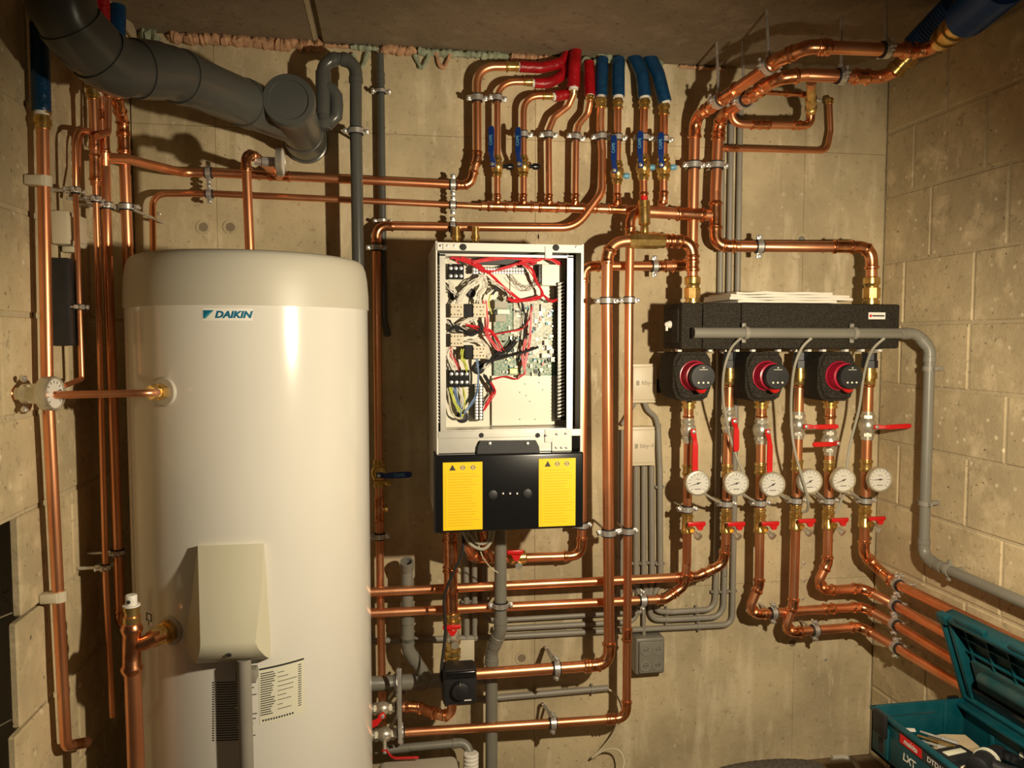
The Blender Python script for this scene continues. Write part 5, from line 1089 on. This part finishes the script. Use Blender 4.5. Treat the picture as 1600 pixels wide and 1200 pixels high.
cond('grey conduit from the lower small box turning left, uppermost', [(1006, 728, CD, 0), (1006, 905, CD, 8), (1010, 925, CD, 8), (1003, 958, CD, 18), (980, 957, CD, 0), (790, 968, CD, 0), (757, 968, CD, 20), (757, 830, CD, 0)], 8.5, [(1006, 880), (757, 940)])
cond('grey conduit from the lower small box turning left, middle', [(994, 728, CD, 0), (994, 905, CD, 8), (1000, 940, CD, 6), (990, 972, CD, 18), (960, 973, CD, 0), (770, 983, CD, 0)], 8.5, [(994, 880)])
cond('grey conduit left of the small boxes behind the slim copper pipe', [(970, 672, CD, 0), (969, 925, CD, 16), (945, 960, CD, 0)], 10, [(969, 870)])
cond('short upright conduit above the grey socket block', [(1006, 930, .02, 0), (1006, 972, .02, 0), (1006, 1000, .02, 0)], 6)
cond('left upright conduit under the cabinet', [(728, 820, CD, 0), (729, 1000, CD, 0)], 9, [(728, 940)])
cond('second upright conduit under the cabinet', [(741, 820, CD, 0), (742, 1000, CD, 0)], 9, [(742, 940)])
LC = cond('low horizontal grey conduit between the two bottom copper pipes', [(700, 1096, CD, 0), (780, 1090, CD, 0), (950, 1075, CD, 0)], 10, [(925, 1077)])
cable('cream_cable', 'cream cable curling out of the low conduit down the wall', 'cable', [(948, 1076, CD), (962, 1085, .03), (972, 1110, .04), (966, 1135, .05), (942, 1168, .03), (925, 1184, .03), (945, 1172, .04), (966, 1172, .06), (975, 1190, .08), (968, 1215, .1)], 3, 'wcream')
def small_box(label, ax, ay, bx, by):
    a = P(ax, ay, .04); b = P(bx, by, .04); T = thing('junction_box', label, 'junction box', (a+b)/2)
    bm = BM(); box(bm, (a.x, -.042, b.z+.008), (b.x, 0, a.z-.008), .004); obj('housing', bm, 'beige', T)
    for z in (a.z-.008, b.z+.008):
        bm = BM(); box(bm, (a.x, -.036, z-.009), (b.x, 0, z+.009), .002); obj('flange', bm, 'beige', T)
    c = V(((a.x+b.x)/2, -.0425, (a.z+b.z)/2)); bm = BM(); W = b.x-a.x; box(bm, c+V((-W*.36, -.0004, -.006)), c+V((-W*.24, .0004, .009))); obj('mark', bm, 'greyink', T, False)
    text_on('lettering', 'Itby-4', .020, c+V((W*.14,0,.002)), V((1,0,0)), Zp, 'greyink', T)
small_box('upper cream junction box right of the slim copper pipe', 989, 569, 1026, 629); small_box('lower cream junction box right of the slim copper pipe', 987, 668, 1023, 727)
cable('grey_cable', 'grey cable swinging from the upper to beside the lower cream box', 'cable', [(1006, 625, .02), (1012, 640, .02), (1024, 652, .02), (1028, 668, .02)], 8, 'conduit')
cable('grey_cable', 'short grey cable going left from the upper cream box', 'cable', [(994, 625, .02), (986, 640, .02), (972, 664, .02)], 7, 'conduit')
cond('upright conduit along the right side of the lower cream box', [(1028, 662, CD, 0), (1031, 735, CD, 0)], 9)
bm = BM(); a = P(1027, 603, .02); box(bm, a+V((-.003,-.02,-.022)), a+V((.006,.016,.022)), .002); single('cable_entry', bm, 'blackm', 'small black cable entry right of the upper cream box', 'cable entry')
# socket block
a = P(997, 1002, .06); b = P(1038, 1052, .06); T = thing('socket_outlet', 'grey surface-mounted block with four round outlets', 'socket', (a+b)/2)
bm = BM(); box(bm, (a.x-.004, -.052, b.z-.004), (b.x+.004, 0, a.z+.004), .006, 3); obj('housing', bm, 'pvc', T)
bm = BM(); box(bm, (a.x+.004, -.062, b.z+.004), (b.x-.004, -.05, a.z-.004), .004, 2); obj('front_frame', bm, 'pvc', T)
for i in range(2):
    for j in range(2):
        c = V((a.x+(b.x-a.x)*(.27+.46*i), -.0625, a.z+(b.z-a.z)*(.27+.46*j))); bm = BM(); ringband(bm, c, V((0,1,0)), .0125, .0165, .004, 24)
        o_ = obj('outlet', bm, 'conduit', T); bm = BM(); lathe(bm, c+V((0,.001,0)), V((0,1,0)), [(0, .0125), (.002, .0125)], 20)
        obj('outlet_face', bm, 'pvc', o_)
        bm = BM(); box(bm, c+V((-.0062,-.0010,-.0015)), c+V((-.0036,.0010,.0015))); box(bm, c+V((.0036,-.0010,-.0015)), c+V((.0062,.0010,.0015))); obj('contacts', bm, 'ink', o_)
# cream plate at wall behind left pipe
a = P(712, 1000, .02); b = P(741, 1046, .02); T = thing('junction_box', 'plain cream wall box behind the left pipe under the cabinet', 'junction box', (a+b)/2); bm = BM(); box(bm, (a.x, -.03, b.z), (b.x, 0, a.z), .003); obj('housing', bm, 'cream', T)
bm = BM(); box(bm, (a.x+.004, -.033, b.z+.004), (b.x-.004, -.028, a.z-.004), .002); obj('lid', bm, 'cream', T)
# ---------------------------------------------------------------- bottom: softener box, trap
zt = P(660, 1181, .14).z; a = P(588, 1175, .34); b = P(722, 1175, .30)
T = thing('water_softener', 'cream rounded appliance lid at the bottom beside the tank', 'appliance', V(((a.x+b.x)/2, -.25, ZF)))
bm = BM(); box(bm, (a.x, -.36, zt-.05), (b.x, -.14, zt), .022, 4); obj('lid', bm, 'cap', T)
bm = BM(); box(bm, (a.x+.01, -.35, ZF), (b.x-.01, -.13, zt-.05), .012, 3); obj('body', bm, 'cap', T)
bm = BM(); c = V((b.x-.06, -.27, zt)); lathe(bm, c, Zp, [(0, .026), (.002, .025), (.0025, .020)], 24); obj('fill_cap', bm, 'cap', T)
TP = pipe('grey_drain_pipe', 'short grey drain pipe behind the cream appliance lid', 'pipe', [(600, 1172, .10, 0), (640, 1168, .10, 0), (728, 1160, .10, 'e'), (736, 1182, .12, 0)], 13, 'pvc', style='pvc')
T = thing('flexible_trap', 'white ribbed flexible trap beside the cream appliance lid', 'drain trap', P(736, 1180, .13))
q0 = P(736, 1176, .13); bm = BM(); prof = []
for i in range(16): prof += [(i*.012, .020), (i*.012+.003, .0235), (i*.012+.008, .0235), (i*.012+.011, .020)]
lathe(bm, q0, V((-.02,-.05,-1)), prof, 24); obj('ribbed_tube', bm, 'dial', T)
# dark bag on floor
T = thing('tool_bag', 'dark grey ribbed bag lying on the floor against the wall', 'bag', V((P(1200, 1190, .3).x, -.35, ZF)))
bc = PZ(1200, 1214, ZF+.05); a = PZ(1100, 1214, ZF+.05); b = PZ(1292, 1214, ZF+.05); n = 34; pts = []; rr_ = []
zt = P(1200, 1188, .34).z; hh = (zt-ZF)
for i in range(n+1):
    k_ = i/n; x = a.x+(b.x-a.x)*k_; pts.append(V((x, bc.y, ZF+.05))); rr_.append(.05*(math.sin(math.pi*min(1, max(0, k_*.94+.03)))**.28)*(1+.025*(i % 2)))
bm = BM(); sweep(bm, pts, rr_, 22, True, 1.0); obj('ribbed_body', bm, 'fabric', T)
for v in T.children[0].data.vertices: v.co.z = max(v.co.z, .001)
cable('', '', '', [P(1300, 1184, .34), P(1320, 1183, .34), P(1335, 1190, .36), P(1346, 1210, .4)], 0, 'wgrey', T, 'strap', r=.007)

# ---------------------------------------------------------------- open teal tool case on a dark crate
H = .985; zr_ = CAMP.z-H
def PZr(px, py): return PZ(px, py, zr_)
A = PZr(1363, 1102); B = PZr(1507, 1088); bw = B.x-A.x; yA = (A.y+B.y)/2
cx0, cx1 = A.x, B.x; y1_ = yA; y0_ = yA-.44; hz = .125; zb_ = zr_-hz; th = .010
case = thing('tool_case', 'open teal plastic tool case with ribbed lid standing up', 'tool case', V(((cx0+cx1)/2, (y0_+y1_)/2, zb_)))
def cb(name, a, b, m='teal', bev=.003, par=None):
    bm = BM(); box(bm, a, b, bev, 2); return obj(name, bm, m, par or case)
left = cb('front_wall', (cx0, y0_, zb_), (cx0+th, y1_, zr_)); cb('back_wall', (cx1-th, y0_, zb_), (cx1, y1_, zr_)); cb('side_wall', (cx0, y1_-th, zb_), (cx1, y1_, zr_)); cb('side_wall', (cx0, y0_, zb_), (cx1, y0_+th, zr_)); cb('case_floor', (cx0, y0_, zb_), (cx1, y1_, zb_+.012))
cb('rim', (cx0-.003, y1_-.004, zr_-.012), (cx1+.003, y1_+.004, zr_-.002), 'teal', .002); cb('rim', (cx0-.004, y0_, zr_-.012), (cx0+.004, y1_+.003, zr_-.002), 'teal', .002)
cb('corner_post', (cx0-.004, y1_-.075, zb_+.01), (cx0+.006, y1_-.055, zr_-.03), 'teal'); cb('rib', (cx1-.075, y1_-th-.006, zb_+.012), (cx1-.062, y1_-th, zr_-.004)); cb('rib', (cx1-th-.006, y1_-.12, zb_+.012), (cx1-th, y1_-.105, zr_-.05))
cb('rib', (cx0+.02, y1_-th-.002, zr_-.03), (cx1-.10, y1_-th, zr_-.028), 'tealdirt', 0)
cb('ledge', (cx1-.035, y0_, zr_-.018), (cx1-th, y1_-th, zr_-.008)); cb('latch', (cx0-.014, y1_-.075, zr_-.055), (cx0-.003, y1_-.025, zr_+.004), 'blackm'); cb('latch_recess', (cx0-.0015, y1_-.07, zb_+.02), (cx0+.001, y1_-.035, zb_+.055), 'blackm', 0); cb('hinge_clip', (cx1-.055, y1_-.004, zr_-.004), (cx1-.022, y1_+.006, zr_+.006), 'black')
# lettering plate on the front (faces -x)
px_ = V((0,-1,0)); lp = V((cx0-.0012, y1_-.215, zr_-.028))
pl_ = cb('name_plate', (cx0-.0015, y1_-.36, zr_-.041), (cx0+.001, y1_-.115, zr_-.015), 'ink', 0)
cb('red_plate', (cx0-.0022, y1_-.20, zr_-.0395), (cx0-.001, y1_-.12, zr_-.0165), 'redh', 0, pl_)
text_on('lettering', 'makita', .019, V((cx0-.0024, y1_-.16, zr_-.028)), px_, Zp, 'dial', pl_, .2, .0005)
text_on('lettering', 'DTD152ZJ', .018, V((cx0-.0018, y1_-.262, zr_-.028)), px_, Zp, 'dial', pl_, 0, .0004, 1.05)
text_on('lettering', 'LXT', .026, V((cx0-.0006, y1_-.155, zr_-.070)), px_, Zp, 'dial', left, .1, .001)
# lid
hinge = V((cx1, 0, zr_)); top = PX  # lid direction in the xz plane
tpt = P(1471, 958, -(yA)); ld_ = V((tpt.x-cx1, 0, tpt.z-zr_)); ll = ld_.length; ld_.normalize(); nn = V((0,1,0)).cross(ld_)   # normal in xz plane
if nn.x > 0: nn = -nn                      # inside face looks to -x
def lp_(u, y, w): return hinge+ld_*u+V((0, y, 0))+nn*w
def lbox(name, u0, u1, ya, yb_, w0, w1, m='teal', bev=.002):
    bm = BM(); c = lp_((u0+u1)/2, (ya+yb_)/2, (w0+w1)/2); obox(bm, c, ld_, V((0,1,0)), nn, abs(u1-u0), abs(yb_-ya), abs(w1-w0), bev); return obj(name, bm, m, lid)
lid = None
class _: pass
bm = BM(); c = lp_(ll/2, (y0_+y1_)/2, -.030); obox(bm, c, ld_, V((0,1,0)), nn, ll, y1_-y0_, .010, .002); lid = obj('lid', bm, 'tealdirt', case)
lbox('lid_wall', 0, .012, y0_, y1_, -.03, .012); lbox('lid_wall', ll-.012, ll, y0_, y1_, -.03, .012); lbox('lid_wall', 0, ll, y1_-.012, y1_, -.03, .012); lbox('lid_wall', 0, ll, y0_, y0_+.012, -.03, .012)
lbox('lid_frame', ll*.04, ll*.92, y1_-.036, y1_-.022, -.025, .006); lbox('latch_tongue', ll, ll+.014, y1_-.16, y1_-.06, -.004, .010); lbox('latch_tongue', ll, ll+.014, y1_-.37, y1_-.24, -.004, .010); lbox('corner_boss', ll-.02, ll+.006, y1_-.03, y1_+.004, -.006, .016)
lbox('gasket', .012, .045, y0_+.012, y1_-.014, -.022, .0, 'black')
lbox('lid_pocket', .045, ll*.52, y0_+.02, y1_-.05, -.026, -.008, 'tealdirt', .006)
bm = BM(); sweep(bm, [lp_(ll*.40, y1_-.09, .0), lp_(ll*.40, y1_-.42, .0)], .015, 14); obj('lid_roll', bm, 'tealdirt', lid)
for k in range(6):
    y = y1_-.06-k*.07; bm = BM(); a = lp_(ll*.50, y, -.019); b = lp_(ll*.95, y-.0, -.019); obox(bm, (a+b)/2, (b-a), V((0,1,0)), nn, (b-a).length, .004, .014, 0); obj('lid_rib', bm, 'teal', lid, False)
for u in (.60, .76):
    bm = BM(); a = lp_(ll*u, y1_-.03, -.019); b = lp_(ll*u, y0_+.02, -.019); obox(bm, (a+b)/2, V((0,1,0)), ld_, nn, (b-a).length, .004, .014, 0); obj('lid_rib', bm, 'teal', lid, False)
# contents
zi = zb_+.012
def cp_(px, py, z): return PZ(px, py, z)
bm = BM(); z = zb_+.055; q = [cp_(1445, 1152, z), cp_(1472, 1147, z), cp_(1508, 1148, z), cp_(1530, 1166, z), cp_(1497, 1174, z), cp_(1470, 1182, z), cp_(1462, 1170, z)]; prism(bm, q, V((0,0,-.042))); o_ = single('cardboard_insert', bm, 'kraft', 'tan cardboard insert inside the open tool case', 'cardboard', False)
bm = BM(); z = zb_+.075; q = [cp_(1408, 1137, z), cp_(1429, 1138, z), cp_(1431, 1142, z), cp_(1412, 1141, z)]; prism(bm, q, V((0,0,-.003))); single('paper_slip', bm, 'paper', 'small white slip at the case\'s left inner edge', 'paper', False)
def gadget(label, name, cat, px, py, z, yaw, build):
    c = cp_(px, py, z); T = thing(name, label, cat, c); m = Matrix.Rotation(yaw, 3, 'Z'); build(T, c, m @ V((1,0,0)), m @ V((0,1,0))); return T
def drv(T, c, u, v):
    bm = BM(); lathe(bm, c-u*.07, u, [(0, .018), (.004, .026), (.055, .028), (.075, .024), (.085, .022), (.125, .018), (.13, .010), (.15, .008)], 18); obj('motor_housing', bm, 'blackm', T)
    bm = BM(); sweep(bm, [c-u*.03, c-u*.028-v*.045, c-u*.022-v*.10], [.020, .017, .019], 14); obj('grip', bm, 'blackm', T)
    bm = BM(); ringband(bm, c-u*.012, u, .026, .030, .012, 20); obj('trim_ring', bm, 'sticker', T)
    bm = BM(); obox(bm, c-u*.018-v*.118, u, v, Zp, .075, .035, .05, .006); obj('battery_foot', bm, 'blackm', T)
gadget('black cordless driver lying in the tool case', 'cordless_driver', 'power tool', 1545, 1186, zb_+.075, .5, drv)
def chg(T, c, u, v):
    bm = BM(); obox(bm, c, u, v, Zp, .10, .06, .035, .006); obj('body', bm, 'blackm', T)
    bm = BM(); obox(bm, c+Zp*.0185, u, v, Zp, .06, .018, .003, .001); obj('label_strip', bm, 'sticker', T)
gadget('flat black charger with pale label in the tool case', 'battery_charger', 'charger', 1491, 1186, zb_+.05, .15, chg)
def blk(T, c, u, v):
    bm = BM(); obox(bm, c, u, v, Zp, .06, .05, .03, .008); obj('pouch', bm, 'beige', T); bm = BM(); obox(bm, c+Zp*.016, u, v, Zp, .04, .008, .003, .001); obj('strap', bm, 'greyink', T)
gadget('pale pouch in the front of the tool case', 'pouch', 'pouch', 1508, 1200, zb_+.035, .4, blk)
def ringc(T, c, u, v):
    bm = BM(); ringband(bm, c, (Zp+u*.4), .022, .032, .018, 24); obj('ring', bm, 'black', T); bm = BM(); obox(bm, c+u*.036, u, v, Zp, .02, .012, .02, .003); obj('tab', bm, 'sticker', T)
gadget('black ring-shaped part at the right of the tool case', 'ring_guard', 'tool part', 1584, 1185, zb_+.07, .2, ringc)
def bits(T, c, u, v):
    for k in range(4):
        bm = BM(); lathe(bm, c+v*(k*.014-.02)+Zp*(.004*(k % 2)), u, [(0, .003), (.05, .003), (.052, .006), (.09, .006)], 8); obj('bit', bm, ['steel', 'brass', 'blackm', 'steel'][k], T)
gadget('loose steel drill bits beside the cardboard insert', 'drill_bits', 'drill bits', 1434, 1150, zb_+.06, -.9, bits)
# crate below the case
T = thing('wooden_crate', 'dark wooden crate under the teal tool case', 'crate', V(((cx0+cx1)/2, (y0_+y1_)/2, ZF)))
gx0, gx1, gy0, gy1 = cx0+.03, cx1-.01, y0_+.03, y1_-.04; n = 3; hh = (zb_-ZF-.014)/n
for i in range(n):
    z0_ = ZF+i*hh
    for (a, b) in (((gx0, gy0, z0_+.004), (gx0+.014, gy1, z0_+hh-.004)), ((gx1-.014, gy0, z0_+.004), (gx1, gy1, z0_+hh-.004)), ((gx0, gy1-.014, z0_+.004), (gx1, gy1, z0_+hh-.004)), ((gx0, gy0, z0_+.004), (gx1, gy0+.014, z0_+hh-.004))):
        bm = BM(); box(bm, a, b, .001, 1); obj('plank', bm, 'wood', T, False)
bm = BM(); box(bm, (gx0-.004, gy0-.004, zb_-.014), (gx1+.004, gy1+.004, zb_-.0005), .001, 1); obj('top_board', bm, 'wood', T, False)
for (x, y) in ((gx0+.014, gy0+.014), (gx1-.034, gy0+.014), (gx0+.014, gy1-.034), (gx1-.034, gy1-.034)):
    bm = BM(); box(bm, (x, y, ZF), (x+.02, y+.02, zb_-.014)); obj('corner_post', bm, 'wood', T, False)
for o in list(COL.objects):
    if o.type == 'MESH' and o.parent is None and 'label' in o and o.location.length < 1e-6: recenter(o)

GROUPS = {'pipe_clamp': 'zinc pipe clamps holding the pipes', 'ball_valve': 'lever ball valves on the pipes', 'drain_valve': 'red-handled drain cocks on the heating risers', 'thermometer': 'dial thermometers on the heating risers',
 'circulation_pump': 'circulation pumps under the manifold', 'pipe_sleeve': 'corrugated sleeves on pipes', 'pipe_union': 'brass unions', 'paper_booklet': 'booklets piled on the manifold', 'conduit_clip': 'grey conduit clips',
 'expanding_foam': 'foam in the ceiling joint', 'sensor_cable': 'sensor cables over the manifold', 'sensor_rod': 'rods between dials and clamps', 'grey_conduit': 'grey wall conduits', 'pipe_clip': 'white clips on the left wall pipe', 'angled_strut': 'slanting steel struts'}
for o in COL.objects:
    if o.parent is None and 'label' in o and 'group' not in o:
        g = GROUPS.get(o.name.split('.')[0])
        if g: o['group'] = g
